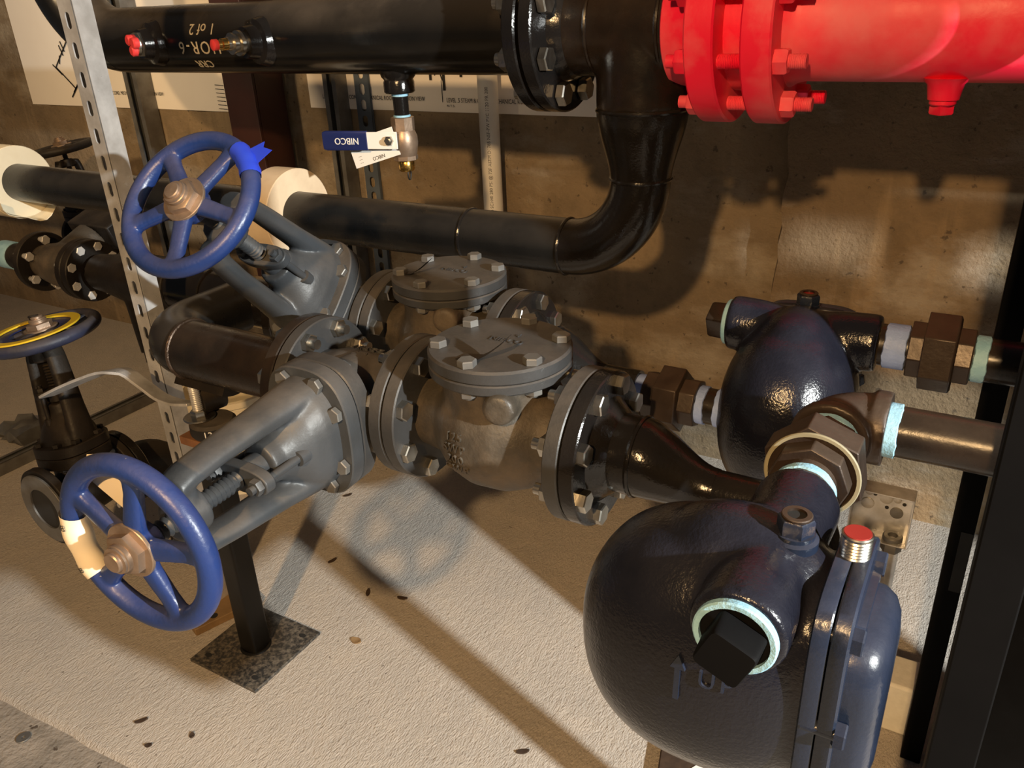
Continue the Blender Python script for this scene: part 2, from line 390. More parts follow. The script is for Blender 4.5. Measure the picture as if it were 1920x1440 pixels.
for i, z in enumerate(zs):
    vs += [(jag[i] + 0.012, WY - 0.080, z), (2.5, WY - 0.080, z), (jag[i] - 0.010, WY + 0.02, z)]
    if i: k = 3 * i; fs += [(k - 3, k - 2, k + 1, k), (k - 3, k, k + 2, k - 1)]
b.add(vs, fs); struct('wall_right', b, 'wallr', 20)

# ================================================================= main 4 inch lines
ZA = -0.597
def flange(mb, x, y, z, x0, x1, ro, ri=0.05, ch=0.0015, axis=X):
    mb.ring((x, y, z), axis, x0, x1, ri, ro, 56, ch)

def weld_ring(mb, c, axis, r):
    mb.torus(c, axis, r, 0.0045, 40, 8)

# ---- gate valve builder (pipe axis p, stem axis s)
def gate(name, label, C, p, s, k=1.0, wheel=None, mats=('iron', 'ironlt', 'blue'), bolts=8, group=None, nflb=True, phase=0.0, embossed=None, simple=False, wheelR=0.1275):
    p = unit(p); s = unit(s); t = unit(np.cross(p, s)); C = np.array(C, float)
    at = lambda a, bb, c: C + k * (p * a + s * bb + t * c)
    T = thing(name, label, 'valve', tuple(C), group)
    body = MB()
    body.lathe([(x * k, r * k) for x, r in ((-0.112, 0.058), (-0.08, 0.060), (-0.05, 0.068), (0, 0.072), (0.05, 0.068), (0.08, 0.060), (0.112, 0.058))], C, p, 40)
    body.loft([(at(0, x, 0), rx * k, ry * k, 2.4) for x, rx, ry in ((0, 0.050, 0.075), (0.05, 0.052, 0.080), (0.098, 0.056, 0.084), (0.105, 0.066, 0.094))], p, t)
    bo = part('body', body, mats[0], T, remesh=0.005 * k, smooth=6)
    for sg in (-1, 1):
        f = MB(); f.ring(C, p, *sorted((sg * 0.0905 * k, sg * 0.1135 * k)), 0.045 * k, 0.1145 * k, 56, 0.002)
        part('flange', f, mats[0], T)
    fl = MB()
    fl.loft([(at(0, x, 0), rx * k, ry * k, 2.8) for x, rx, ry in ((0.090, 0.080, 0.106), (0.092, 0.082, 0.108), (0.1185, 0.082, 0.108), (0.1205, 0.080, 0.106))], p, t, 56)
    part('neck_flange', fl, mats[0], T)
    bn = MB()
    bn.loft([(at(0, x, 0), rx * k, ry * k, 2.8) for x, rx, ry in ((0.1220, 0.080, 0.106), (0.1240, 0.082, 0.108), (0.148, 0.082, 0.108), (0.150, 0.080, 0.106))], p, t, 56)
    part('bonnet_flange', bn, mats[1], T)
    d = MB()
    d.loft([(at(0, x, 0), rx * k, ry * k, e) for x, rx, ry, e in ((0.138, 0.064, 0.088, 2.6), (0.17, 0.062, 0.084, 2.5), (0.195, 0.054, 0.072, 2.3), (0.218, 0.042, 0.052, 2), (0.235, 0.034, 0.038, 2), (0.258, 0.033, 0.034, 2))], p, t)
    for sg in (-1, 1):
        d.loft([(at(0, x, sg * c), rx * k, ry * k, 2.3) for x, c, rx, ry in ((0.145, 0.070, 0.040, 0.024), (0.18, 0.070, 0.036, 0.021), (0.235, 0.066, 0.031, 0.0185), (0.33, 0.060, 0.027, 0.016), (0.385, 0.053, 0.026, 0.016), (0.408, 0.044, 0.025, 0.018))], p, t, 28)
        d.loft([(at(0, 0.392, sg * c), rx * k, 0.015 * k, 2.5) for c, rx in ((0.012, 0.026), (0.035, 0.023), (0.052, 0.018))], p, s, 24)
    d.lathe([(0.372 * k, 0.032 * k), (0.415 * k, 0.030 * k)], C, s, 32)
    part('bonnet', d, mats[1], T, remesh=0.0035 * k, smooth=4)
    g = MB()
    g.loft([(at(0, x, 0), 0.056 * k, 0.021 * k, 2.6) for x in (0.282, 0.300)], p, t, 36)
    g.lathe([(0.258 * k, 0.021 * k), (0.285 * k, 0.021 * k)], C, s, 24)
    part('gland', g, mats[1], T, bevel=0.002)
    if not simple:
        for sg in (-1, 1):
            gb = MB(); gb.cyl(at(sg * 0.040, 0, 0), s, 0.20 * k, 0.318 * k, 0.0065 * k, 12); gb.hexa(at(sg * 0.040, 0, 0), s, 0.298 * k, 0.310 * k, 0.0125 * k)
            gb.lathe([(0.205 * k, 0.012 * k), (0.222 * k, 0.012 * k)], at(sg * 0.040, 0, 0), s, 16)
            part('gland_bolt', gb, mats[1], T)
    st = MB(); pr = [(0.25 * k, 0.0125 * k)]
    x = 0.30
    while x < 0.50:
        pr += [(x * k, 0.0105 * k), ((x + 0.004) * k, 0.0145 * k)]; x += 0.008
    pr += [(0.50 * k, 0.0125 * k)]
    st.lathe(pr, C, s, 20); part('stem', st, mats[1], T)
    wc, wn = wheel if wheel else (at(0, 0.466, 0), s)
    wc = np.array(wc, float); wn = unit(wn)
    rt = 0.0150 if wheelR > 0.11 else 0.0115
    hw = MB(); RR = wheelR - rt; hw.torus(wc, wn, RR, rt, 72, 16)
    u = unit(np.cross(wn, Zv if abs(wn[2]) < 0.95 else -Yv)); v = np.cross(u, wn)
    for i in range(5):
        a = phase + 2 * math.pi * i / 5; dr = math.cos(a) * u + math.sin(a) * v; tn = np.cross(wn, dr)
        hw.loft([(wc + dr * 0.018 + wn * 0.004, 0.0165, 0.011, 2.8), (wc + dr * 0.035 + wn * 0.004, 0.0150, 0.010, 2.8), (wc + dr * 0.08 + wn * 0.001, 0.0130, 0.0095, 2.8), (wc + dr * (RR - 0.004), 0.0155, 0.011, 2.8)], tn, wn, 20)
    hw.lathe([(-0.016, 0.030), (0.010, 0.030), (0.013, 0.027)], wc, wn, 32)
    W = part('handwheel', hw, mats[2], T, remesh=0.0028, smooth=3)
    nn = MB(); nn.lathe([(0.011, 0.0375), (0.0145, 0.0375), (0.0155, 0.0365)], wc, wn, 44); nn.hexa(wc, wn, 0.0155, 0.028, 0.029, rot=0.3)
    nn.lathe([(0.028, 0.0195), (0.034, 0.0195), (0.035, 0.018), (0.038, 0.018), (0.0385, 0.0135), (0.042, 0.0135), (0.0435, 0.012)], wc, wn, 28)
    part('hub_nut', nn, 'bronze', W, label='bronze hexagonal hub nut')
    if bolts:
        me = bolt_mesh('bb%.2f' % k, 0.060 * k, 0.0135 * k, two=True, mat='galvdk' if mats[0] != 'dark' else 'dark', tail=0.004)
        for i in range(bolts):
            a = 2 * math.pi * (i + 0.5) / bolts
            ca, sa = math.cos(a), math.sin(a)
            inst('bonnet_bolt', me, T, at(0.0665 * math.copysign(abs(ca) ** 0.75, ca), 0.1215, 0.092 * math.copysign(abs(sa) ** 0.75, sa)), s, roll=random.uniform(0, 1))
    if embossed:
        e = MB()
        for row, (txt, off) in enumerate(embossed):
            rr = 0.0735 * k
            def fn(x, y, z, off=off):
                ang = (y + off) / rr
                # centred on the body barrel, seen from above: letters run along p
                nrm = Zv * math.cos(ang) + Yv * math.sin(ang)
                return C + p * x + nrm * (rr - 0.0015 + z)
            text_add(e, txt, 0.020 * k, fn, 0.004)
        part('raised_lettering', e, mats[0], T)
    return T

A_X1, A_X2, A_Y = -0.747, -0.447, 0.949
B_X1, B_X2, B_Y = -1.008, -0.716, 1.206
LB = 0.048
fb = bolt_mesh('fb', LB, 0.017)
psi, phi = 0.10, 0.02
gA = gate('gate_valve', 'grey gate valve lying sideways in the front line, blue handwheel with a cream label', (A_X1 - 0.1145, A_Y, ZA), X, V(0.012, -0.466, -0.005),
          wheel=((-0.850, 0.483, -0.602), V(math.sin(psi) * math.cos(phi), -math.cos(psi) * math.cos(phi), math.sin(phi))), phase=R(29), embossed=[('NIBCO', 0.012), ('400', -0.014)])
psi, phi = 0.12, 0.73
gB = gate('gate_valve', 'grey gate valve tilted upward in the rear line, blue handwheel with blue tape', (B_X1 - 0.1145, B_Y, ZA), X, V(0.027, -0.353, 0.323),
          wheel=((-1.096, 0.853, -0.276), V(math.sin(psi) * math.cos(phi), -math.cos(psi) * math.cos(phi), math.sin(phi))), phase=R(47))
for T, x1, y in ((gA, A_X1, A_Y), (gB, B_X1, B_Y)):
    bolt_circle(T, fb, (x1 - 0.229, y, ZA), -X, 0.0953, 8, name='flange_bolt')

# ---- swing check valves
def check(label, x1, x2, y, z, emb=False):
    xc = (x1 + x2) / 2; T = thing('check_valve', label, 'valve', (xc, y, z - 0.1145))
    hw = (x2 - x1) / 2
    bd = MB()
    bd.lathe([(-hw + 0.001, 0.058), (-hw + 0.03, 0.060), (-0.085, 0.066), (-0.055, 0.090), (-0.02, 0.101), (0.03, 0.099), (0.065, 0.086), (0.09, 0.068), (hw - 0.03, 0.060), (hw - 0.001, 0.058)], (xc, y, z), X, 48)
    bd.loft([((xc, y, z + a), r, r, 2.0) for a, r in ((-0.02, 0.094), (0.03, 0.092), (0.07, 0.088), (0.09, 0.090), (0.102, 0.098))], X, Yv, 48)
    bd.lathe([(0.0, 0.026), (0.102, 0.024), (0.106, 0.018)], (xc + 0.028, y, z + 0.075), V(0.25, -1, 0.05), 24)
    part('body', bd, 'ironbrown', T, remesh=0.0042, smooth=8)
    for a, c in ((x1 + 0.001, x1 + 0.0245), (x2 - 0.0245, x2 - 0.001)):
        f = MB(); f.ring((0, y, z), X, a, c, 0.05, 0.1145, 56, 0.002); part('flange', f, 'iron', T)
    f = MB(); f.ring((xc, y, z), Zv, 0.098, 0.1135, 0.05, 0.107, 64, 0.002); part('neck_flange', f, 'iron', T)
    f = MB(); f.lathe([(0.1145, 0.105), (0.1165, 0.107), (0.1310, 0.107), (0.1345, 0.104), (0.135, 0.0)], (xc, y, z), Zv, 64); cv = part('cover', f, 'iron', T)
    e = MB(); text_add(e, 'NIBCO', 0.018, plane_fn((xc + 0.005, y + 0.010, z + 0.1345), X, Yv, Zv), 0.002); text_add(e, '4', 0.016, plane_fn((xc + 0.012, y + 0.034, z + 0.1345), X, Yv, Zv), 0.002)
    part('raised_lettering', e, 'iron', cv)
    cb = bolt_mesh('cb', 0.0370, 0.0145, two=True, tail=0.003, mat='galvdk')
    bolt_circle(T, cb, (xc, y, z + 0.1165), Zv, 0.0905, 6, phase=R(31), name='cover_bolt')
    for xx in (x1, x2):
        bolt_circle(T, fb, (xx, y, z), X, 0.0953, 8, name='flange_bolt')
    if emb:
        e = MB()
        rr = 0.1015
        for i, tx in enumerate(('125', 'SWP', '200', 'CWP')):
            def fn(x, yy, zz, i=i):
                a = (yy + 0.030 - i * 0.0185) / rr - 0.10
                nrm = -Yv * math.cos(a) + Zv * math.sin(a)
                xx = x - 0.026
                rl = rr - 0.0042 - 0.6 * max(0.0, -xx - 0.02) ** 1.35 
                return V(xc, y, z) + X * xx + nrm * (rl + zz)
            text_add(e, tx, 0.0185, fn, 0.006, spacing=1.15)
        part('raised_lettering', e, 'ironbrown', T)
    return T
cA = check('grey swing check valve in the front line, dusty bulbous body lettered 125 SWP', A_X1, A_X2, A_Y, ZA, True)
cB = check('dark grey swing check valve in the rear line, behind the front check valve', B_X1, B_X2, B_Y, ZA)
# nameplate on the covers
for xc, y, ttl, tr in (((A_X1 + A_X2) / 2 + 0.010, A_Y - 0.070, 'curled metal name tag caught under a cover bolt of the front check valve', 1.0), ((B_X1 + B_X2) / 2 - 0.05, B_Y - 0.045, 'torn metal name tag on the cover of the rear check valve', 0.8)):
    g = MB(); rows = []
    for i in range(9):
        s_ = i / 8; rows.append([V(xc - 0.034 * tr + 0.068 * tr * s_, y - 0.012 * tr + 0.016 * s_, ZA + 0.1356 + (0.001 + 0.055 * tr * max(0, s_ - 0.40) ** 1.3)), V(xc - 0.030 * tr + 0.066 * tr * s_, y + 0.012 * tr + 0.016 * s_, ZA + 0.1356 + (0.001 + 0.060 * tr * max(0, s_ - 0.35) ** 1.3))])
    vv = [q for r in rows for q in r]; vv2 = [q + V(0, 0, 0.0007) for q in vv]
    ff = [];
    for i in range(8): ff.append((2 * i, 2 * i + 1, 2 * i + 3, 2 * i + 2))
    n_ = len(vv); f2 = [tuple(reversed([k + n_ for k in f])) for f in ff]
    ffs = ff + f2 + [(2 * i, 2 * i + 2, 2 * i + 2 + n_, 2 * i + n_) for i in range(8)] + [(2 * i + 1, 2 * i + 1 + n_, 2 * i + 3 + n_, 2 * i + 3) for i in range(8)] + [(0, n_, n_ + 1, 1), (16, 17, 17 + n_, 16 + n_)]
    g.add(vv + vv2, ffs); solo('name_tag', g, 'dark', ttl, 'tag', (xc, y, ZA + 0.1356), ang=60)

# ---- left inlet spool of the front line
sx = A_X1 - 0.229
T = thing('pipe_spool', 'black four-inch elbow and short pipe bolted to the front gate valve', 'pipe', (-1.30, A_Y, ZA - 0.06))
b = MB(); b.tube([(sx - 0.02, A_Y, ZA), (-1.300, A_Y, ZA)], 0.0572, 40); part('pipe_run', b, 'rust', T)
b = MB(); b.ring((0, A_Y, ZA), X, sx - 0.0245, sx - 0.001, 0.05, 0.1145, 56, 0.002); part('flange', b, 'rust', T)
b = MB(); b.tube(arc((-1.300, A_Y + 0.105, ZA), -X, -Yv, 0.105, math.pi / 2, 0, 16) + [(-1.405, B_Y - 0.05, ZA)], 0.0572, 40); part('elbow', b, 'greypipe', T)
b = MB(); weld_ring(b, (-1.302, A_Y, ZA), X, 0.0565); part('weld_bead', b, 'weld', T)
# rear inlet spool
sxb = B_X1 - 0.229
T = thing('pipe_spool', 'black rear header pipe running left from the rear gate valve behind the slotted post', 'pipe', (-1.45, B_Y, ZA - 0.06))
b = MB(); b.tube([(sxb - 0.02, B_Y, ZA), (-1.66, B_Y, ZA)], 0.0572, 40); part('pipe_run', b, 'black', T)
b = MB(); b.ring((0, B_Y, ZA), X, sxb - 0.0245, sxb - 0.001, 0.05, 0.1145, 56, 0.002); part('flange', b, 'black', T)
b = MB(); weld_ring(b, (-1.52, B_Y, ZA), X, 0.0565); part('weld_bead', b, 'black', T)
b = MB()  # black tee with a square-ended branch hanging down
b.tube([(-1.64, B_Y, ZA), (-1.70, B_Y, ZA), (-1.79, B_Y, ZA), (-1.90, B_Y, ZA), (-1.95, B_Y, ZA)], [0.062, 0.066, 0.066, 0.050, 0.046], 36)
b.tube([(-1.78, B_Y, ZA), (-1.745, B_Y - 0.02, ZA - 0.17)], [0.056, 0.048], 32)
part('strainer_body', b, 'dark', T, remesh=0.005, smooth=4)
b = MB(); b.hexa((-1.745, B_Y - 0.02, ZA - 0.165), V(0.2, -0.11, -1), 0, 0.03, 0.05, n=4); part('strainer_cap', b, 'dark', T)
# small flanged valve on the same header
FL = bolt_mesh('fl2', 0.036, 0.013, mat='galv')
T = thing('flanged_valve', 'small dark flanged valve at far left, bonnet block lying back towards the wall', 'valve', (-2.10, B_Y, ZA - 0.08))
b = MB(); b.lathe([(-0.085, 0.045), (-0.05, 0.052), (0.0, 0.060), (0.05, 0.056), (0.085, 0.048)], (-2.10, B_Y, ZA), X, 36); b.tube([(-2.10, B_Y, ZA), (-2.10, B_Y + 0.10, ZA + 0.05)], [0.05, 0.045], 28); part('body', b, 'ironbrown', T, remesh=0.004, smooth=5)
b = MB(); b.box((-2.10, B_Y + 0.13, ZA + 0.065), (0.085, 0.035, 0.035), (X, unit(V(0, 1, 0.35)), unit(V(0, -0.35, 1)))); part('bonnet_block', b, 'dark', T, bevel=0.006)
gate('gate_valve', 'far dark gate valve behind the bright cream collar, black handwheel level', (-3.10, 1.93, -0.80), X, V(-0.16, 0, 1), k=0.72, mats=('dark', 'dark', 'dark'), bolts=4, simple=True, wheelR=0.115, wheel=((-3.15, 1.93, -0.465), V(-0.12, -0.10, 1)))
T = thing('pipe_spool', 'black small-bore pipe stub with flange at the far left edge', 'pipe', (-2.35, B_Y, ZA - 0.05))
b = MB(); b.tube([(-2.19, B_Y, ZA), (-2.62, B_Y, ZA)], 0.036, 32); part('pipe_run', b, 'dark', T)
b = MB(); b.ring((-2.2, B_Y, ZA), X, -0.0, 0.0215, 0.03, 0.079, 40, 0.002); part('flange', b, 'dark', T)
b = MB(); b.ring((-2.34, B_Y, ZA), X, -0.03, 0.03, 0.03, 0.0385, 32, 0.001); part('sealant', b, 'teal', T)
bolt_circle(T, FL, (-2.178, B_Y, ZA), X, 0.062, 6, name='flange_bolt')
T = thing('pipe_flange', 'black bolted flange between the far left valve and the black strainer', 'flange', (-1.98, B_Y, ZA - 0.08))
b = MB(); b.ring((-1.985, B_Y, ZA), X, -0.034, -0.012, 0.03, 0.079, 40, 0.002); b.ring((-1.985, B_Y, ZA), X, -0.010, 0.014, 0.03, 0.079, 40, 0.002); part('flange_ring', b, 'dark', T)
bolt_circle(T, FL, (-1.995, B_Y, ZA), X, 0.063, 8, name='flange_bolt')

# ---- outlet reducers
def outlet(label, x2, y, z, xr, xs, xe, to=None):
    T = thing('pipe_reducer', label, 'pipe', (x2 + 0.1, y, z - 0.06))
    b = MB(); b.ring((0, y, z), X, x2 + 0.001, x2 + 0.0245, 0.05, 0.1145, 56, 0.002)
    b.lathe([(x2 + 0.024, 0.078), (x2 + 0.030, 0.072), (x2 + 0.042, 0.062), (x2 + 0.046, 0.0572)], (0, y, z), X, 48); part('flange', b, 'black', T)
    b = MB(); b.tube([(x2 + 0.04, y, z), (xr, y, z)], 0.0572, 44); part('pipe_stub', b, 'black', T)
    b = MB(); weld_ring(b, (xr, y, z), X, 0.0555); part('weld_bead', b, 'black', T)
    b = MB(); rg = []
    for i in range(13):
        s_ = i / 12; e = s_ * s_ * (3 - 2 * s_); r = 0.0572 + (0.031 - 0.0572) * e
        rg.append([V(xr + (xs - xr) * s_, y, z - (0.0572 - r)) + r * (math.cos(2 * math.pi * k / 44) * Yv + math.sin(2 * math.pi * k / 44) * Zv) for k in range(44)])
    b.rings(rg); part('reducer', b, 'black', T)
    zz = z - 0.0262; b = MB()
    pts = [(xs - 0.005, y, zz), (xe, y, zz)]
    if to: pts = [(xs - 0.005, y, zz), (to[0] - 0.06, y, zz)] + arc((to[0] - 0.06, y - 0.06, zz), Yv, X, 0.06, 0, math.pi / 2, 8) + [(to[0], to[1], zz)]
    b.tube(pts, 0.0302, 32); part('pipe_run', b, 'black', T)
    return T
outlet('black flanged reducer of the front line narrowing towards the front steam trap', A_X2, A_Y, ZA, -0.372, -0.262, 0, to=(-0.122, 0.755))
outlet('black flanged reducer of the rear line, behind the front check valve cover', B_X2, B_Y, ZA, -0.640, -0.545, -0.480)

# ================================================================= steam traps
def superr(v, c):  # helper for shoulders
    return v
def trap(label, C, u, wv, plug_sign, groupless=True, text=False, low_sign=-1):
    C = np.array(C, float); u = unit(u); wv = unit(wv); ax = (u, wv, Zv)
    at = lambda a, bb, c: C + u * a + wv * bb + Zv * c
    T = thing('steam_trap', label, 'steam trap', tuple(at(0, 0, -0.25)))
    c = MB()
    c.supell(at(0, -0.045, -0.108), ax, (0.096, 0.135, 0.137), 0.86, 0.86, 44, 26)
    c.supell(at(0, -0.028, -0.075), ax, (0.080, 0.112, 0.122), 0.98, 0.98, 40, 24)
    c.loft([(at(0, bb, -0.100), rx, rz, 3.0) for bb, rx, rz in ((0.0, 0.078, 0.100), (0.04, 0.076, 0.104), (0.058, 0.078, 0.108))], u, Zv, 44)
    for sg in (-1, 1):
        c.lathe([(0.0, 0.034), (0.04, 0.038), (0.065, 0.041), (0.088, 0.042), (0.106, 0.042), (0.108, 0.040)], C, u * sg, 36)
    c.lathe([(0.0, 0.045), (0.085, 0.042), (0.108, 0.040)], at(0, -0.005, -0.155), u * low_sign, 32)
    c.lathe([(-0.09, 0.060), (-0.03, 0.046), (0.005, 0.028), (0.016, 0.0185)], at(0, 0.018, 0.012), Zv, 30)
    part('body', c, 'trap', T, remesh=0.004, smooth=7)
    f = MB(); f.loft([(at(0, bb, -0.100), rx, rz, 4.8) for bb, rx, rz in ((0.052, 0.080, 0.119), (0.0535, 0.082, 0.121), (0.0655, 0.082, 0.121), (0.067, 0.081, 0.120))], u, Zv, 64); part('body_flange', f, 'cover', T)
    f = MB(); f.loft([(at(0, bb, -0.100), rx, rz, 4.8) for bb, rx, rz in ((0.0685, 0.081, 0.120), (0.070, 0.082, 0.121), (0.081, 0.082, 0.121), (0.083, 0.080, 0.119))], u, Zv, 64)
    cp = part('cover_plate', f, 'cover', T)
    f = MB(); f.loft([(at(0, bb, -0.112), rx, rz, e) for bb, rx, rz, e in ((0.081, 0.068, 0.092, 4.5), (0.096, 0.067, 0.091, 4.4), (0.106, 0.063, 0.086, 4.0), (0.112, 0.054, 0.077, 3.6), (0.115, 0.040, 0.060, 3))], u, Zv, 48); part('cover_dome', f, 'cover', cp, ang=60)
    f = MB(); f.loft([(at(0, bb, -0.020), rx, 0.014, 3) for bb, rx in ((0.0815, 0.05), (0.090, 0.045))], u, Zv, 32); part('cover_rib', f, 'cover', cp)
    me = bolt_mesh('tb', 0.028, 0.013, two=False, mat='cover')
    for a in (-1, 1):
        for zc, aw in ((-0.012, 0.058), (-0.100, 0.076), (-0.188, 0.058)):
            inst('cover_bolt', me, T, at(a * aw, 0.069, zc), wv, roll=0.3)
    v = MB(); v.lathe([(0.032, 0.021), (0.040, 0.021), (0.042, 0.0175), (0.046, 0.0175)], at(0, 0.018, -0.006), Zv, 28); v.hexa(at(0, 0.018, -0.006), Zv, 0.046, 0.061, 0.0165)
    v2 = MB(); v2.ring(at(0, 0.018, -0.006), Zv, 0.0605, 0.064, 0.0085, 0.0135, 24, 0.0008); v.v, v.f = v.v, v.f
    part('vent_fitting', v, 'cover', T); part('vent_rim', v2, 'mall', T)
    hl = MB(); hl.cyl(at(0, 0.018, -0.006), Zv, 0.0600, 0.0615, 0.0085, 16); part('vent_bore', hl, 'redcap' if not text else 'ink', T)
    # square-headed plug on one port, sealant ring
    pg = MB(); q = u * plug_sign
    pg.cyl(C, q, 0.105, 0.1115, 0.0295, 32, 0.001)
    u2, v2_, _ = perp(q); a45 = R(66); e1 = math.cos(a45) * u2 + math.sin(a45) * v2_; e2 = -math.sin(a45) * u2 + math.cos(a45) * v2_
    pg.loft([(C + q * x, hh, hh, 9) for x, hh in ((0.115, 0.0215), (0.138, 0.0208), (0.141, 0.0195))], e1, e2, 40)
    pp = part('port_plug', pg, 'rack' if text else 'rust', T)
    sl = MB(); sl.ring(C, q, 0.1065, 0.1145, 0.0295, 0.0352, 40, 0.0015); part('sealant', sl, 'teal', pp)
    if text:
        e = MB(); cc = at(0, -0.045, -0.108); rad = (0.096, 0.135, 0.137); ee1, ee2 = 0.86, 0.86
        sgn = plug_sign
        def surf(bw, z):
            zz = min(0.97, abs(z / rad[2])); cph = (1 - zz ** (2 / ee1)) ** (ee1 / 2)
            ww = min(0.97, abs(bw / (rad[1] * cph))); ca = (1 - ww ** (2 / ee2)) ** (ee2 / 2)
            return rad[0] * cph * ca
        def fn0(x, yy, z, ox=0.0, oz=0.0):
            bw = ox + x; zc = oz + yy
            return cc + wv * bw + Zv * zc + u * sgn * (surf(bw, zc) - 0.0025 + z)
        text_add(e, 'UP', 0.023, lambda x, yy, z: fn0(x, yy, z, 0.028, 0.034), 0.005, spacing=1.3)
        # arrow
        ar = [(-0.0025, -0.026), (0.0025, -0.026), (0.0025, 0.008), (0.007, 0.008), (0.0, 0.022), (-0.007, 0.008), (-0.0025, 0.008)]
        r0 = [fn0(x, yy, 0.0, -0.006, 0.030) for x, yy in ar]; r1 = [fn0(x, yy, 0.0055, -0.006, 0.030) for x, yy in ar]
        e.rings([r0, r1]); part('raised_lettering', e, 'cover', T)
    return T
TB = V(-0.222, B_Y, -0.478); TA = V(-0.122, 0.640, -0.480)
trap('blue-black float steam trap against the wall, cover facing the wall', TB, X, Yv, -1)
trap('blue-black float steam trap in the right foreground, cast UP arrow on its side', TA, -Yv, X, 1, text=True)

def union(name, label, c, ax, half, k=1.0, mat='mall', base=None, seal=True):
    c = np.array(c, float); T = thing(name, label, 'pipe fitting', tuple(c - Zv * 0.05 * k))
    b = MB()
    b.hexa(c, unit(ax), -half, half * 0.1, 0.042 * k, n=8, ch=0.02); b.hexa(c, unit(ax), 0, half, 0.041 * k, n=8, ch=0.02); part('union_body', b, mat, T, bevel=0.0015)
    b = MB(); b.hexa(c, unit(ax), -0.022 * k, 0.020 * k, 0.056 * k, n=8 if k > 1 else 6, rot=0.35, ch=0.06); part('union_nut', b, mat, T, bevel=0.0015)
    return T
def nipple(label, p0, p1, r=0.0302, mat='rust', seals=()):
    p0 = np.array(p0, float); p1 = np.array(p1, float); T = thing('pipe_nipple', label, 'pipe', tuple((p0 + p1) / 2 - Zv * r))
    b = MB(); b.tube([p0, p1], r, 32); part('pipe_run', b, mat, T)
    a = unit(p1 - p0)
    for (d, ln, mt) in seals:
        b = MB(); n = 44; rg = []
        for x, rr in ((d, r + 0.0002), (d + 0.001, r + 0.0022), (d + ln - 0.001, r + 0.0022), (d + ln, r + 0.0002)):
            uu, vv, _ = perp(a); rg.append([p0 + a * (x + (0.0005 * math.sin(k * 1.7) + 0.0006 * math.sin(k * 0.6)) * (1 if x > d + 0.002 else -1)) + rr * (math.cos(2 * math.pi * k / n) * uu + math.sin(2 * math.pi * k / n) * vv) for k in range(n)])
        b.rings(rg); part('sealant', b, mt, T)
    return T
# rear trap plumbing
zl = ZA - 0.0262 - 0.008
nipple('brown nipple with lilac sealant between rear reducer and lower union', (-0.505, B_Y, zl), (-0.462, B_Y, zl), seals=((0.024, 0.016, 'lilac'),))
union('pipe_union', 'brown octagonal pipe union left of the rear steam trap', (-0.418, B_Y, zl), X, 0.046)
nipple('brown nipple with two pale sealant bands entering the rear trap from the left', (-0.376, B_Y, zl), (-0.325, B_Y, zl), seals=((0.003, 0.015, 'lilac'), (0.034, 0.016, 'lilac')))
nipple('brown nipple smeared with lilac sealant right of the rear trap', (-0.112, B_Y, TB[2]), (-0.070, B_Y, TB[2]), seals=((0.006, 0.030, 'lilac'),))
union('pipe_union', 'brown octagonal pipe union right of the rear steam trap', (-0.034, B_Y, TB[2]), X, 0.040)
T = nipple('brown pipe with one pale blue sealant band running behind the black rack post', (0.004, B_Y, TB[2]), (0.30, B_Y, TB[2]), seals=((0.002, 0.018, 'teal'),))
b = MB(); b.ring((0.078, B_Y, TB[2]), X, -0.016, 0.016, 0.030, 0.040, 32, 0.003); part('coupling', b, 'mall', T)
# front trap plumbing
zf = TA[2]
nipple('short pipe nipple ringed with pale blue sealant at the back of the front trap', (-0.122, 0.7450, zf), (-0.122, 0.8060, zf), mat='mall', seals=((0.020, 0.010, 'teal'),))
T = union('pipe_union', 'large brown pipe union with a pale paint line behind the front trap', (-0.122, 0.8310, zf), Yv, 0.044, 1.0)
b = MB(); b.ring((-0.122, 0.8310, zf), Yv, -0.0255, -0.0222, 0.046, 0.0505, 48, 0.001); part('paint_line', b, 'oldpaint', T)
nipple('brown nipple with a pale blue sealant crescent between the large union and the elbow', (-0.122, 0.8710, zf), (-0.122, 0.926, zf), r=0.0345, mat='mall', seals=((0.005, 0.012, 'teal'),))
T = thing('pipe_elbow', 'brown malleable elbow above the front trap turning right', 'pipe fitting', (-0.122, 0.9460, zf - 0.04))
b = MB(); b.tube([(-0.122, 0.8940, zf), (-0.122, 0.9060, zf)] + arc((-0.080, 0.906, zf), -X, Yv, 0.042, 0, math.pi / 2, 10) + [(-0.070, 0.948, zf)], 0.0395, 36)
b.lathe([(0, 0.0445), (0.016, 0.0445), (0.018, 0.043)], (-0.122, 0.8910, zf), Yv, 36); b.lathe([(-0.016, 0.042), (-0.014, 0.0445), (0.004, 0.0445)], (-0.070, 0.948, zf), X, 36)
part('elbow_body', b, 'mall', T, remesh=0.0028, smooth=3)
b = MB(); b.box((-0.090, 0.914, zf - 0.008), (0.010, 0.006, 0.006)); part('cast_lug', b, 'mall', T, bevel=0.002)
nipple('shiny dark pipe with pale blue sealant running right from the brown elbow', (-0.074, 0.948, zf), (0.080, 0.948, zf), seals=((0.006, 0.015, 'teal'),), mat='rust')
# loose plug on the trap flange
T = thing('loose_plug', 'loose threaded steel plug with red top sitting on the front trap flange', 'plug', (-0.0545, 0.655, -0.4595))
b = MB(); pr = [(0.0, 0.0125)]
for i in range(6): pr += [(0.002 + i * 0.0032, 0.0135), (0.0036 + i * 0.0032, 0.0125)]
pr += [(0.0225, 0.0135), (0.0235, 0.0125)]
b.lathe(pr, (-0.0545, 0.655, -0.4595), Zv, 32); part('threaded_body', b, 'zinc', T)
b = MB(); b.cyl((-0.0545, 0.655, -0.4595), Zv, 0.0232, 0.0242, 0.0115, 28); part('red_top', b, 'redcap', T, label='dull red top face')

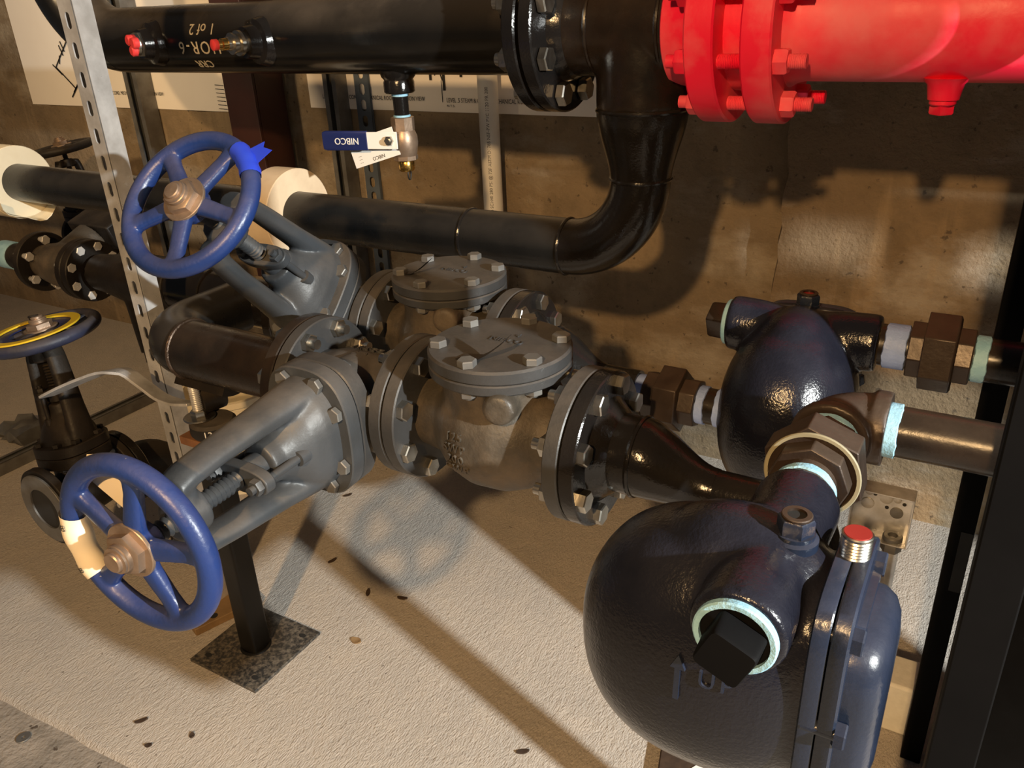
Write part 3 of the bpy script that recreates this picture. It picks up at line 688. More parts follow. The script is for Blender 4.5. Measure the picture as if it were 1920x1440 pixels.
# ================================================================= upper 6 inch pipe and downcomer
YT, ZT = 1.48, -0.060
bolt6 = bolt_mesh('b6', 0.066, 0.023)
RP, ZP = 0.0768, ZT - 0.0074
T = thing('steam_pipe', 'large black overhead pipe with handwriting, turning upward at its left end', 'pipe', (-1.5, YT, ZT - 0.085))
b = MB(); b.tube([(-0.80, YT, ZP), (-2.02, YT, ZP)], RP, 64); part('pipe_run', b, 'blackb', T)
b = MB(); b.tube(arc((-2.02, YT, ZP + 0.229), -Zv, -X, 0.229, 0, math.pi / 2, 18) + [(-2.249, YT, 1.0)], RP, 48); part('elbow', b, 'blackb', T)
b = MB(); b.ring((-0.774, YT, ZT), X, -0.030, -0.003, 0.08, 0.149, 64, 0.003); b.lathe([(-0.06, 0.077), (-0.045, 0.086), (-0.03, 0.094)], (-0.774, YT, ZT), X, 48, cap=False); part('flange', b, 'black', T)
for xx in (-1.44, -1.90): 
    pass
for nm, xx, ln in (('branch_boss', -1.805, 0.020), ('branch_boss', -1.452, 0.024)):
    b = MB(); b.lathe([(0.06, 0.052), (0.080, 0.046), (0.085, 0.036), (0.085 + ln, 0.032)], (xx, YT, ZT - 0.012), V(-0.25, -1, 0.0), 36); part(nm, b, 'black', T)
b = MB(); b.lathe([(0.075, 0.040), (0.088, 0.036), (0.094, 0.031), (0.100, 0.033), (0.118, 0.033), (0.121, 0.030)], (-1.150, YT, ZT), -Zv, 36); part('drain_boss', b, 'black', T)
b = MB()
def pipe_fn(x0, ang0):
    def fn(x, y, z):
        a = ang0 - y / RP    # upside-down handwriting
        nrm = -Yv * math.cos(a) + Zv * math.sin(a)
        return V(x0 - x, YT, ZP) + nrm * (RP + 0.0004 + z * 0.6)
    return fn
for tx_, sz_, x0_, a0_, sp_ in (('1 of 2', 0.034, -1.640, 0.33, 1.05), ('HOR-6', 0.040, -1.655, -0.18, 1.25), ('CRR', 0.030, -1.668, -0.72, 1.0)):
    b = MB(); text_add(b, tx_, sz_, pipe_fn(x0_, a0_), 0.0012, shear=0.15, spacing=sp_)
    part('handwriting', b, 'chalk', T, label='cream paint-marker writing, upside down')
# gauge taps on the two bosses
d = unit(V(-0.25, -1, 0.0))
T = thing('gauge_tap', 'red-capped steel test tap on the overhead pipe beside the slotted post', 'tap', (-1.805, YT - 0.10, ZT - 0.02))
o = V(-1.805, YT, ZT - 0.012)
b = MB(); b.hexa(o, d, 0.100, 0.112, 0.030); b.lathe([(0.112, 0.026), (0.118, 0.025)], o, d, 28); part('tap_body', b, 'zinc', T)
for (uu, zz) in ((0.010, 0.010), (-0.002, -0.013), (-0.016, 0.004)):
    b = MB(); u2 = unit(np.cross(d, Zv)); b.lathe([(0.116, 0.0125), (0.127, 0.0125), (0.130, 0.009)], o + u2 * uu + Zv * zz, d, 20); part('red_cap', b, 'pink', T, label='small red plastic cap')
T = thing('gauge_tap', 'stepped zinc nipple with brass tip and red cap on the overhead pipe', 'tap', (-1.452, YT - 0.10, ZT - 0.02))
o = V(-1.452, YT, ZT - 0.012)
b = MB(); b.lathe([(0.1000, 0.026), (0.1058, 0.027), (0.1072, 0.022), (0.1166, 0.022), (0.1180, 0.026), (0.1252, 0.026), (0.1266, 0.019), (0.1346, 0.019), (0.1360, 0.022), (0.1403, 0.022), (0.1418, 0.014), (0.1504, 0.014)], o, d, 36); part('stepped_nipple', b, 'zinc', T)
b = MB(); b.ring(o, d, 0.1005, 0.1050, 0.02, 0.0285, 32, 0.001); part('sealant', b, 'teal', T)
b = MB(); b.lathe([(0.1490, 0.0125), (0.1619, 0.0125), (0.1634, 0.0095), (0.1734, 0.0095)], o, d, 24); part('brass_tip', b, 'brass', T)
b = MB(); b.lathe([(0.1720, 0.0115), (0.1821, 0.0115), (0.1842, 0.008)], o, d, 20); part('red_cap', b, 'pink', T, label='small red plastic cap')

# drain ball valve
T = thing('ball_valve', 'bronze ball valve with navy lever hanging under the overhead pipe', 'valve', (-1.150, YT, -0.36))
o = V(-1.150, YT, 0.0)
b = MB(); b.cyl(o, Zv, -0.232, -0.178, 0.0165, 28); part('nipple', b, 'black', T)
b = MB(); b.ring(o, Zv, -0.188, -0.181, 0.016, 0.0185, 28, 0.001); b.ring(o, Zv, -0.231, -0.226, 0.016, 0.0185, 28, 0.001); part('sealant', b, 'teal', T)
b = MB(); b.hexa(o, Zv, -0.258, -0.230, 0.0255, n=8, ch=0.05); b.lathe([(-0.318, 0.020), (-0.312, 0.025), (-0.296, 0.028), (-0.285, 0.030), (-0.270, 0.029), (-0.256, 0.023)], o, Zv, 32); b.hexa(o, Zv, -0.312, -0.322, 0.027, n=8)
b.cyl(o + V(-0.01, 0, -0.283), V(-0.35, -1, 0), 0.0, 0.036, 0.013, 20); part('valve_body', b, 'bronze', T)
b = MB(); b.lathe([(-0.345, 0.0155), (-0.341, 0.018), (-0.325, 0.018), (-0.320, 0.015)], o, Zv, 16); part('hose_cap', b, 'brass', T)
b = MB(); b.torus(o + V(0.006, 0, -0.352), V(1, 0.4, 0), 0.012, 0.0018, 24, 8); part('cap_strap', b, 'rubber', T)
ld = unit(V(-1, -0.15, -0.02)); lo = o + V(-0.004, -0.042, -0.274)
b = MB(); b.box(lo + ld * 0.030, (0.046, 0.0012, 0.018), (ld, unit(np.cross(Zv, ld)), Zv)); part('lever', b, 'white', T, bevel=0.001)
gr = MB(); gr.loft([(lo + ld * x, ry, 0.0045, 4) for x, ry in ((0.058, 0.0190), (0.059, 0.0205), (0.162, 0.0215), (0.170, 0.019))], Zv, unit(np.cross(Zv, ld)), 28); G = part('lever_grip', gr, 'navy', T, label='navy vinyl lever grip')
b = MB(); fwd = unit(np.cross(ld, Zv)); fwd = fwd if fwd[1] < 0 else -fwd
text_add(b, 'NIBCO', 0.020, plane_fn(lo + ld * 0.108 + fwd * 0.0044, ld, -Zv, fwd), 0.0008); part('lettering', b, 'white', G)
b = MB(); b.hexa(lo + ld * 0.002, fwd, 0.0, 0.009, 0.0105); b.cyl(lo + ld * 0.002, fwd, -0.01, 0.013, 0.006, 16); part('lever_nut', b, 'zinc', T)
# hang tag
tg = MB(); tl = unit(V(-1, -0.1, -0.30)); tu = unit(np.cross(tl, V(0, 1, 0))); tu = tu if tu[2] > 0 else -tu
tc = lo + V(-0.030, 0.012, -0.012)
tg.box(tc + tl * 0.028, (0.062, 0.0006, 0.030), (tl, unit(np.cross(tu, tl)), tu))
H = thing('hang_tag', 'white printed card tag hanging behind the navy valve lever', 'tag', tuple(tc))
part('card', tg, 'white', H)
b = MB(); tf = unit(np.cross(tl, tu)); tf = tf if tf[1] < 0 else -tf
text_add(b, 'NIBCO', 0.011, plane_fn(tc + tl * 0.022 - tu * 0.021 + tf * 0.0007, tl, -tu, tf), 0.0003)
for i in range(3): text_add(b, '.....', 0.008, plane_fn(tc + tl * 0.070 - tu * (0.010 + 0.007 * i) + tf * 0.0007, tl, -tu, tf), 0.0003)
part('print', b, 'ink', H)

# tee, reducer, elbow and lower pipe
T = thing('pipe_tee', 'black bolted tee between overhead pipe and red strainer, with a reducing branch going down', 'pipe', (-0.597, YT, ZT - 0.15))
b = MB(); b.ring((-0.774, YT, ZT), X, 0.003, 0.030, 0.08, 0.149, 64, 0.003); b.lathe([(0.03, 0.094), (0.045, 0.090), (0.055, 0.0845)], (-0.774, YT, ZT), X, 48, cap=False); part('flange', b, 'black', T)
b = MB(); b.tube([(-0.74, YT, ZT), (-0.525, YT, ZT)], 0.0842, 52); b.tube([(-0.597, YT, ZT), (-0.597, YT, ZT - 0.14)], 0.0842, 52); part('tee_body', b, 'rust', T, remesh=0.005, smooth=4)
for xx in (-0.675, -0.545):
    b = MB(); weld_ring(b, (xx, YT, ZT), X, 0.083); part('weld_bead', b, 'rust', T)
b = MB(); weld_ring(b, (-0.597, YT, ZT - 0.14), Zv, 0.082); part('weld_bead', b, 'black', T)
rp = []
for i in range(13):
    s_ = i / 12; e = s_ * s_ * (3 - 2 * s_); rp.append((-0.14 - 0.133 * s_, 0.0842 + (0.0572 - 0.0842) * e))
b = MB(); b.lathe(rp, (-0.597, YT, ZT), Zv, 48); part('reducer', b, 'black', T)
b = MB(); b.tube(arc((-0.597 - 0.152, YT, ZT - 0.263), X, -Zv, 0.152, 0, math.pi / 2, 18), 0.0572, 44); part('elbow', b, 'black', T)
zl2 = ZT - 0.263 - 0.152
b = MB(); weld_ring(b, (-0.597, YT, ZT - 0.266), Zv, 0.0558); part('weld_bead', b, 'black', T)
b = MB(); weld_ring(b, (-0.752, YT, zl2), X, 0.0558); part('weld_bead', b, 'black', T)
bolt_circle(T, bolt6, (-0.774, YT, ZT), X, 0.121, 8, name='flange_bolt')
T = thing('condensate_pipe', 'long black four-inch pipe running left behind the valves below the overhead pipe', 'pipe', (-2.0, YT, zl2 - 0.06))
b = MB(); b.tube([(-0.748, YT, zl2), (-3.9, YT, zl2)], 0.0572, 44); part('pipe_run', b, 'greypipe', T)
b = MB(); weld_ring(b, (-0.990, YT, zl2), X, 0.0558); part('weld_bead', b, 'black', T)
for xx, ln, lab, mt in ((-1.535, 0.075, 'cream insulation collar round the black pipe, right of the taped blue handwheel', 'insul'), (-2.74, 0.10, 'bright cream insulation collar round the black pipe at the left edge', 'insulw')):
    T = thing('insulation_collar', lab, 'insulation', (xx, YT, zl2 - 0.108))
    b = MB(); b.ring((xx, YT, zl2), X, -ln / 2, ln / 2, 0.0575, 0.113, 56, 0.002); part('collar', b, mt, T)
    if mt == 'insulw':
        b = MB(); rg = []
        for i in range(15):
            t = R(200 + 140 * i / 14)
            rg.append([V(xx + ln / 2 + dx, YT + rr * math.cos(t), zl2 + rr * math.sin(t)) for dx, rr in ((0.002, 0.108), (0.05, 0.112 + 0.008 * math.sin(i)), (0.051, 0.114 + 0.008 * math.sin(i)), (0.002, 0.111))])
        b.rings(rg); part('loose_jacket', b, 'insulw', T)

# red strainer
T = thing('red_strainer', 'bright red flanged equipment body at top right with red studs and drain plug', 'equipment', (-0.2, YT, ZT - 0.16))
b = MB(); b.lathe([(-0.533, 0.094), (-0.530, 0.098), (-0.495, 0.100), (-0.48, 0.108), (-0.47, 0.108)], (0, YT, ZT), X, 48); part('inlet_hub', b, 'red', T)
b = MB(); b.ring((0, YT, ZT), X, -0.472, -0.424, 0.06, 0.157, 72, 0.003); part('flange', b, 'red', T)
b = MB(); b.ring((0, YT, ZT), X, -0.383, -0.335, 0.06, 0.157, 72, 0.003); part('flange', b, 'red', T)
b = MB(); b.lathe([(-0.425, 0.105), (-0.382, 0.105)], (0, YT, ZT), X, 48); part('gasket_ring', b, 'red', T)
b = MB(); b.lathe([(-0.336, 0.100), (-0.325, 0.093), (-0.31, 0.0895), (0.9, 0.0895)], (0, YT, ZT), X, 64); part('shell', b, 'red', T)
sb = MB(); sb.cyl((0, 0, 0), Zv, -0.105, 0.115, 0.0105, 16)
pr = []
for i in range(16): pr += [(0.072 + i * 0.0028, 0.0115), (0.0734 + i * 0.0028, 0.0102)]
sb.lathe(pr, (0, 0, 0), Zv, 16); sb.hexa((0, 0, 0), Zv, 0.0685, 0.089, 0.0205); sb.hexa((0, 0, 0), -Zv, 0.0685, 0.089, 0.0205)
pr = []
for i in range(14): pr += [(-0.019 + i * 0.0028, 0.0118), (-0.0176 + i * 0.0028, 0.0104)]
sb.lathe(pr, (0, 0, 0), Zv, 16)
sm = sb.mesh('stud'); sm.materials.append(MT['red'])
bolt_circle(T, sm, (-0.4035, YT, ZT), X, 0.130, 8, name='stud_bolt')
b = MB(); o = V(-0.104, YT - 0.02, ZT); b.lathe([(0.080, 0.036), (0.090, 0.026), (0.112, 0.022)], o, -Zv, 30); part('drain_boss', b, 'red', T)
b = MB(); b.cyl(o, -Zv, 0.108, 0.120, 0.019, 28, 0.002); b.hexa(o, -Zv, 0.118, 0.134, 0.017, n=4); part('drain_plug', b, 'red', T)

# ================================================================= supports and wall items
def slotted(mb, o, ux, uz, wd, L, pitch, slen, sw, th, nrm, first=0.02):
    # plate with stadium slots, real holes
    o, ux, uz, nrm = [np.array(q, float) for q in (o, ux, uz, nrm)]
    n = int(L / pitch)
    for i in range(n):
        z0 = i * pitch; zc = z0 + pitch / 2
        outer = []; inner = []
        m = 6
        for k in range(4 * m):
            t = 2 * math.pi * (k + 0.5) / (4 * m); ct, st = math.cos(t), math.sin(t)
            inner.append((sw / 2 * ct, (slen / 2 - sw / 2) * (1 if st > 0 else -1) + sw / 2 * st))
            mxx = max(abs(ct) / (wd / 2), abs(st) / (pitch / 2)); outer.append((ct / mxx, st / mxx))
        for lay in (0, 1):
            vs_ = [o + ux * x + uz * (zc + z) - nrm * th * lay for x, z in outer] + [o + ux * x + uz * (zc + z) - nrm * th * lay for x, z in inner]
            K = 4 * m
            mb.add(vs_, [((k, (k + 1) % K, K + (k + 1) % K, K + k)) for k in range(K)])
        rim = [o + ux * x + uz * (zc + z) for x, z in inner]; rim2 = [q - nrm * th for q in rim]
        K = 4 * m; mb.add(rim + rim2, [(k, K + k, K + (k + 1) % K, (k + 1) % K) for k in range(K)])
        # corners fill
        cor = [(-wd / 2, -pitch / 2), (wd / 2, -pitch / 2), (wd / 2, pitch / 2), (-wd / 2, pitch / 2)]
        for cx_, cz_ in cor:
            best = sorted(range(K), key=lambda k: (outer[k][0] - cx_) ** 2 + (outer[k][1] - cz_) ** 2)[:2]
            a_, b_ = best
            if abs(outer[a_][0] - outer[b_][0]) > 1e-6 and abs(outer[a_][1] - outer[b_][1]) > 1e-6:
                mb.add([o + ux * cx_ + uz * (zc + cz_), o + ux * outer[a_][0] + uz * (zc + outer[a_][1]), o + ux * outer[b_][0] + uz * (zc + outer[b_][1])], [(0, 1, 2)])
def strut(label, x, y, z0, z1, w_=0.0413, d_=0.0413, mat='galv', group=None, slotmat=None, big=False):
    T = thing('strut_post', label, 'post', (x + w_ / 2, y + d_ / 2, z0), group)
    b = MB(); pitch = 0.0508; L = math.floor((z1 - z0) / pitch) * pitch
    slotted(b, (x + w_ / 2, y, z0), X, Zv, w_, L, pitch, *((0.036, 0.022) if big else (0.029, 0.0135)), 0.0025, -Yv); part('slotted_face', b, slotmat or mat, T, ang=30)
    b = MB(); b.box((x + w_ - 0.00125, y + d_ / 2 + 0.0013, (z0 + z0 + L) / 2), (0.00125, d_ / 2 - 0.0013, L / 2)); part('side_wall', b, mat, T)
    b = MB(); b.box((x + 0.00125, y + d_ / 2 + 0.0013, (z0 + z0 + L) / 2), (0.00125, d_ / 2 - 0.0013, L / 2)); part('side_wall', b, mat, T)
    for sg in (-1, 1):
        b = MB(); b.box((x + w_ / 2 + sg * (w_ / 2 - 0.006), y + d_ - 0.00125, (z0 + z0 + L) / 2), (0.0045, 0.00125, L / 2)); part('lip', b, mat, T)
    return T
def channel(label, x, y, z0, z1, w_, d_):
    T = thing('wall_channel', label, 'channel', (x + w_ / 2, y + d_, z0)); zc, hz = (z0 + z1) / 2, (z1 - z0) / 2
    for xx in (x + 0.0015, x + w_ - 0.0015):
        b = MB(); b.box((xx, y + d_ / 2, zc), (0.0015, d_ / 2, hz)); part('side_wall', b, 'galvdk', T)
    for sg, xx in ((1, x + 0.003), (-1, x + w_ - 0.003)):
        b = MB(); b.box((xx + sg * w_ * 0.13, y + 0.0015, zc), (w_ * 0.13, 0.0015, hz)); part('lip', b, 'galvdk', T)
    b = MB(); b.box((x + w_ / 2, y + d_ - 0.0015, zc), (w_ / 2 - 0.003, 0.0015, hz)); part('web', b, 'galvdk', T)
    return T
strut('tall bright galvanised slotted post standing left of the taped blue handwheel', -1.540, 1.005, FZ, 0.30)
channel('dull galvanised open channel on the wall left of the maroon column', -3.03, WY - 0.075, FZ, 0.40, 0.075, 0.07)
channel('dark open channel on the wall just right of the maroon column', -2.015, WY - 0.065, FZ, 0.40, 0.055, 0.06)
strut('blue-grey slotted channel on the wall, the right one of the pair behind the navy lever', -1.922, WY - 0.016, FZ, 0.40, 0.060, 0.012, 'bluegrey', big=True)
T = thing('steel_column', 'maroon primed steel column against the wall between the paper drawings', 'column', (-2.24, WY - 0.12, FZ))
b = MB(); b.box((-2.305, 2.09, -0.5), (0.07, 0.006, 0.86)); part('front_flange', b, 'maroon', T, bevel=0.002)
b = MB(); b.box((-2.305, 2.22, -0.5), (0.07, 0.006, 0.86)); part('rear_flange', b, 'maroon', T, bevel=0.002)
b = MB(); b.box((-2.24, 2.155, -0.5), (0.006, 0.0588, 0.86)); part('web', b, 'maroon', T)
T = thing('pvc_pipe', 'white printed plastic pipe standing against the wall behind the overhead pipe', 'pipe', (-1.368, 2.18, FZ))
b = MB(); b.tube([(-1.368, 2.18, FZ), (-1.368, 2.18, 0.6)], 0.0302, 36); part('tube', b, 'pvc', T)
b = MB()
def pv(x, y, z):
    a = y / 0.0302 - 0.42
    nrm = -Yv * math.cos(a) - X * math.sin(a)
    return V(-1.368, 2.18, -0.45 + x) + nrm * (0.0301 + z * 0.5)
text_add(b, 'PVC 1120 SCH40 280 PSI @ 73F ASTM D1785 NSF-PW PVC 1120 PR 280', 0.0135, pv, 0.0006)
part('print', b, 'ink', T)

def paper(label, x0, x1, z0, z1, build):
    T = thing('paper_drawing', label, 'drawing', ((x0 + x1) / 2, WY - 0.004, z0))
    b = MB(); n = 12; rows = []
    for i in range(n + 1):
        s_ = i / n; yy = WY - 0.004 - 0.004 * math.sin(s_ * 9) ** 2
        rows.append([V(x0 + (x1 - x0) * s_, yy, z0), V(x0 + (x1 - x0) * s_, yy, z1), V(x0 + (x1 - x0) * s_, yy + 0.0006, z1), V(x0 + (x1 - x0) * s_, yy + 0.0006, z0)])
    b.rings(rows); part('sheet', b, 'paper', T)
    k = MB(); build(k); part('print', k, 'ink', T)
    return T
yw = WY - 0.0095
tx = lambda k, s_, size, x, z, wd=None: text_add(k, s_, size, plane_fn((x, yw, z), X, Zv, -Yv), 0.0003, align='LEFT', width=wd)
def ln(k, x0, z0, x1, z1, t=0.006):
    a = V(x0, yw, z0); c = V(x1, yw, z1); d_ = unit(c - a); q = np.cross(d_, Yv)
    k.poly([a + q * t / 2, c + q * t / 2, c - q * t / 2, a - q * t / 2], -Yv, 0.0004)
def iso(k, x, z, s_):
    for a in ((0, 0, 0.22, 0.19), (0.10, -0.085, 0.26, 0.06), (0, 0, 0.10, -0.085), (0.07, 0.045, 0.055, 0.085), (0.085, 0.06, 0.07, 0.10), (0.14, 0.105, 0.125, 0.145), (0.03, 0.012, 0.045, 0.045), (0.15, -0.03, 0.19, -0.11), (0.16, -0.02, 0.20, -0.10), (-0.02, 0.01, 0.03, -0.03), (0.08, -0.10, 0.13, -0.06), (0.06, -0.12, 0.10, -0.085)):
        ln(k, x + a[0] * s_, z + a[1] * s_, x + a[2] * s_, z + a[3] * s_, 0.006)
def p1(k):
    iso(k, -3.55, -0.20, 1.0)
    tx(k, 'LEVEL .5 STEAM & COND. MECHANICAL ROOM ELEVATION VIEW', 0.019, -3.33, -0.298, 0.43)
    for i in range(7): ln(k, -2.60, -0.26 - i * 0.014, -2.555, -0.262 - i * 0.014, 0.002)
def p2(k):
    tx(k, 'LEVEL .5 STEAM & COND. MECHANICAL ROOM ELEVATION VIEW', 0.0190, -2.075, -0.292, 0.43)
    tx(k, 'LEVEL .5 STEAM & COND. MECHANICAL ROOM SECTION', 0.0190, -1.560, -0.294, 0.36)
    tx(k, 'N.T.S.', 0.010, -1.560, -0.311, 0.03)
    for xx, zz in ((-1.615, -0.235), (-1.565, -0.265), (-1.50, -0.225)): ln(k, xx, -0.02, xx, zz, 0.010)
    ln(k, -1.615, -0.185, -1.50, -0.175, 0.006); ln(k, -1.60, -0.22, -1.53, -0.16, 0.005); ln(k, -1.59, -0.18, -1.57, -0.235, 0.005)
    ln(k, -2.0, -0.168, -1.66, -0.176, 0.004); ln(k, -1.575, -0.30, -1.575, -0.235, 0.002)
paper('large paper piping drawing on the wall left of the maroon column', -3.80, -2.53, -0.355, 0.55, p1)
paper('wide paper elevation drawing on the wall right of the maroon column', -2.14, -1.045, -0.330, 0.55, p2)

# pipe stand
T = thing('pipe_stand', 'black square pipe stand post on a bolted floor plate, threaded rod on top', 'pipe stand', (-1.312, A_Y, FZ))
b = MB(); b.box((-1.312, A_Y, FZ + 0.004), (0.104, 0.104, 0.004)); part('base_plate', b, 'plate', T, bevel=0.001)
for sx_, sy_ in ((1, 1), (1, -1), (-1, 1), (-1, -1)):
    b = MB(); b.loft([((-1.312 + sx_ * 0.075, A_Y + sy_ * 0.075, FZ + z), 0.0095, 0.006, 2) for z in (0.0081, 0.0085)], X, Yv, 20); part('bolt_slot', b, 'ink', T)
b = MB(); b.loft([((-1.312, A_Y, z), 0.0255, 0.0255, 9) for z in (FZ + 0.008, -0.775)], X, Yv, 40); part('square_post', b, 'post', T)
b = MB(); weld_ring(b, (-1.312, A_Y, FZ + 0.008), Zv, 0.031); part('weld_bead', b, 'post', T)
b = MB(); b.lathe([(-0.777, 0.042), (-0.771, 0.046), (-0.751, 0.046), (-0.745, 0.040)], (-1.288, A_Y, 0), Zv, 40); CP = part('rubber_cap', b, 'rubber', T)
b = MB()
def capfn(x, y, z):
    a = x / 0.046 + R(-25); nrm = V(math.cos(a), -math.sin(a) * 0 + 0, 0); 
    d_ = V(math.sin(R(35) + x / 0.046), -math.cos(R(35) + x / 0.046), 0)
    return V(-1.288, A_Y, -0.761 + y) + d_ * (0.0459 + z * 0.6)
text_add(b, '13', 0.020, capfn, 0.0008); part('printed_number', b, 'white', CP)
b = MB(); b.lathe([(-0.745, 0.030), (-0.742, 0.032), (-0.740, 0.030)], (-1.312, A_Y - 0.01, 0), Zv, 36); part('washer', b, 'zinc', T)
b = MB(); b.hexa((-1.312, A_Y - 0.01, 0), Zv, -0.740, -0.726, 0.0165); part('nut', b, 'zinc', T)
b = MB(); pr = [(-0.745, 0.0098)]
z = -0.741
while z < -0.665: pr += [(z, 0.0108), (z + 0.002, 0.0095)]; z += 0.004
b.lathe(pr, (-1.312, A_Y - 0.01, 0), Zv, 18); part('threaded_rod', b, 'galv', T)
b = MB(); b.box((-1.300, A_Y, -0.790), (0.050, 0.040, 0.009)); part('clamp_plate', b, 'orange', T, bevel=0.001)
b = MB(); rg = []
for i in range(13):
    t = R(238 + 64 * i / 12); rg.append([V(-1.312 + dx, A_Y + rr * math.cos(t), ZA + rr * math.sin(t)) for dx, rr in ((-0.015, 0.0576), (0.12, 0.0576), (0.12, 0.073), (-0.015, 0.073))])
b.rings(rg); part('saddle', b, 'dark', T)

# lever under the front spool
T = thing('valve_lever', 'bent grey steel valve lever reaching left from under the front spool', 'lever', (-1.60, A_Y, -0.75))
pts = [V(-1.775, 0.885, -0.775), V(-1.66, 0.905, -0.722), V(-1.555, 0.92, -0.679), V(-1.505, 0.93, -0.676), V(-1.465, 0.935, -0.700), V(-1.425, 0.94, -0.724), V(-1.38, 0.945, -0.730), V(-1.325, 0.949, -0.720)]
sp = []
for i in range(len(pts) - 1):
    for k in range(4): sp.append(pts[i] + (pts[i + 1] - pts[i]) * k / 4)
sp.append(pts[-1])
sp2 = [sum(sp[max(0, i - 1):i + 2]) / len(sp[max(0, i - 1):i + 2]) for i in range(len(sp))]
b = MB(); rg = []
for i, q in enumerate(sp2):
    t = unit(sp2[min(i + 1, len(sp2) - 1)] - sp2[max(i - 1, 0)]); sd = unit(np.cross(t, V(0, 0.25, 1))); nu = np.cross(sd, t)
    wd = (0.026 if i < 12 else 0.020) if i > 2 else 0.018 + 0.003 * i
    rg.append([q + sd * wd + nu * 0.003, q - sd * wd + nu * 0.003, q - sd * wd - nu * 0.003, q + sd * wd - nu * 0.003])
b.rings(rg); part('lever_arm', b, 'galv', T, bevel=0.001)
b = MB(); b.lathe([(-0.02, 0.030), (0.03, 0.030)], (-1.318, A_Y + 0.02, -0.715), V(0.2, 1, 0), 24); part('lever_hub', b, 'dark', T)

# valve on the left with horizontal handwheel
sC = V(-0.082, 0.045, 0.375)
gC = gate('gate_valve', 'dusty dark gate valve at left with a level handwheel carrying a yellow ring', (-1.80, 0.93, -1.045), Yv, sC, k=0.86, mats=('dark', 'dark', 'bluedark'), bolts=8,
          wheel=((-1.880, 0.985, -0.672), V(-0.12, -0.06, 0.99)), wheelR=0.130)
b = MB(); b.ring((-1.80, 0.832, -1.045), Yv, -0.006, 0.0, 0.052, 0.088, 44, 0.001); part('raised_face', b, 'galvdk', gC)
b = MB(); b.cyl((-1.80, 0.832, -1.045), Yv, -0.002, 0.001, 0.052, 32); part('bore', b, 'ink', gC)
T = thing('pipe_spool', 'black flanged pipe stub behind the dusty left valve', 'pipe', (-1.80, 1.165, FZ))
b = MB(); b.ring((-1.80, 1.03, -1.045), Yv, 0.0, 0.022, 0.04, 0.098, 48, 0.002); part('flange', b, 'black', T)
b = MB(); b.tube([(-1.80, 1.04, -1.045), (-1.80, 1.08, -1.045)] + arc((-1.80, 1.08, -1.13), Zv, Yv, 0.085, 0, math.pi / 2, 8) + [(-1.80, 1.165, FZ)], 0.045, 32); part('pipe_run', b, 'dark', T)
bolt_circle(T, FL, (-1.80, 1.02, -1.045), Yv, 0.079, 8, name='flange_bolt')
# yellow ring on that wheel
wn = unit(V(-0.12, -0.06, 0.99)); wc = V(-1.880, 0.985, -0.672) + V(0.010, -0.022, 0.0)
T = thing('yellow_ring', 'yellow plastic ring with a tail lying on the level handwheel at left', 'ring', tuple(wc + wn * 0.014))
b = MB(); b.ring(wc + wn * 0.0165, wn, 0.0, 0.004, 0.082, 0.102, 64, 0.001)
part('ring_band', b, 'yellow', T)
b = MB(); b.ring(wc + wn * 0.0135, wn, 0.0, 0.002, 0.055, 0.086, 48, 0.0005); part('inner_band', b, 'navy', T)
u_ = unit(np.cross(wn, Zv)); 
b = MB(); q0 = wc + wn * 0.016 + V(-0.050, -0.062, 0.0); b.loft([(q0, 0.010, 0.002, 2.5), (q0 + V(-0.05, -0.015, -0.002), 0.012, 0.002, 2.5), (q0 + V(-0.13, -0.03, -0.006), 0.011, 0.002, 2.5)], unit(V(0.2, -1, 0)), wn, 20); part('tail_strip', b, 'label', T)

# labels and tape on the wheels
WA = V(-0.850, 0.483, -0.602); nA = unit(V(math.sin(0.10) * math.cos(0.02), -math.cos(0.10) * math.cos(0.02), math.sin(0.02)))
uA = unit(np.cross(nA, Zv)); vA = np.cross(uA, nA)
T = thing('paper_label', 'cream printed label wrapped round the rim of the front blue handwheel', 'label', tuple(WA + uA * 0.115))
b = MB(); rg = []
for i in range(13):
    a = R(-36 + 46 * i / 12) ; dr = math.cos(a) * uA + math.sin(a) * vA
    rg.append([WA + dr * (0.1135 + (0.0195 + 0.0012 * math.sin(i)) * math.cos(2 * math.pi * k / 18)) + nA * (0.0165 + 0.001 * math.sin(i)) * math.sin(2 * math.pi * k / 18) for k in range(18)])
b.rings(rg, False, False); part('wrap', b, 'label', T)
b = MB()
def lf(da, s_):
    def fn(x, y, z):
        a = R(da) + y / 0.115; dr = math.cos(a) * uA + math.sin(a) * vA; t = R(70) + x / 0.020
        return WA + dr * (0.1135 + 0.0215 * math.cos(t)) + nA * 0.0185 * math.sin(t)
    return fn
text_add(b, 'NIB', 0.013, lf(3, 1), 0.0002); text_add(b, 'NIB', 0.011, lf(-29, 1), 0.0002)
part('print', b, 'ink', T)
T = thing('paper_label', 'cream paper flap seen through the spokes of the front blue handwheel', 'label', tuple(WA + uA * 0.05 + vA * 0.06))
b = MB(); pl = [(0.020, 0.020), (0.012, 0.108), (0.045, 0.112), (0.078, 0.095), (0.078, 0.080)]
b.poly([WA + uA * x + vA * y - nA * 0.018 for x, y in ((0.022, 0.026), (0.016, 0.100), (0.040, 0.112), (0.078, 0.104), (0.092, 0.070))], nA, 0.0008); part('flap', b, 'label', T)
WB = V(-1.096, 0.853, -0.276); nB = unit(V(math.sin(0.12) * math.cos(0.73), -math.cos(0.12) * math.cos(0.73), math.sin(0.73)))
uB = unit(np.cross(nB, Zv)); vB = np.cross(uB, nB)
T = thing('blue_tape', 'bright blue tape stuck round the rim of the rear handwheel', 'tape', tuple(WB))
b = MB(); rg = []
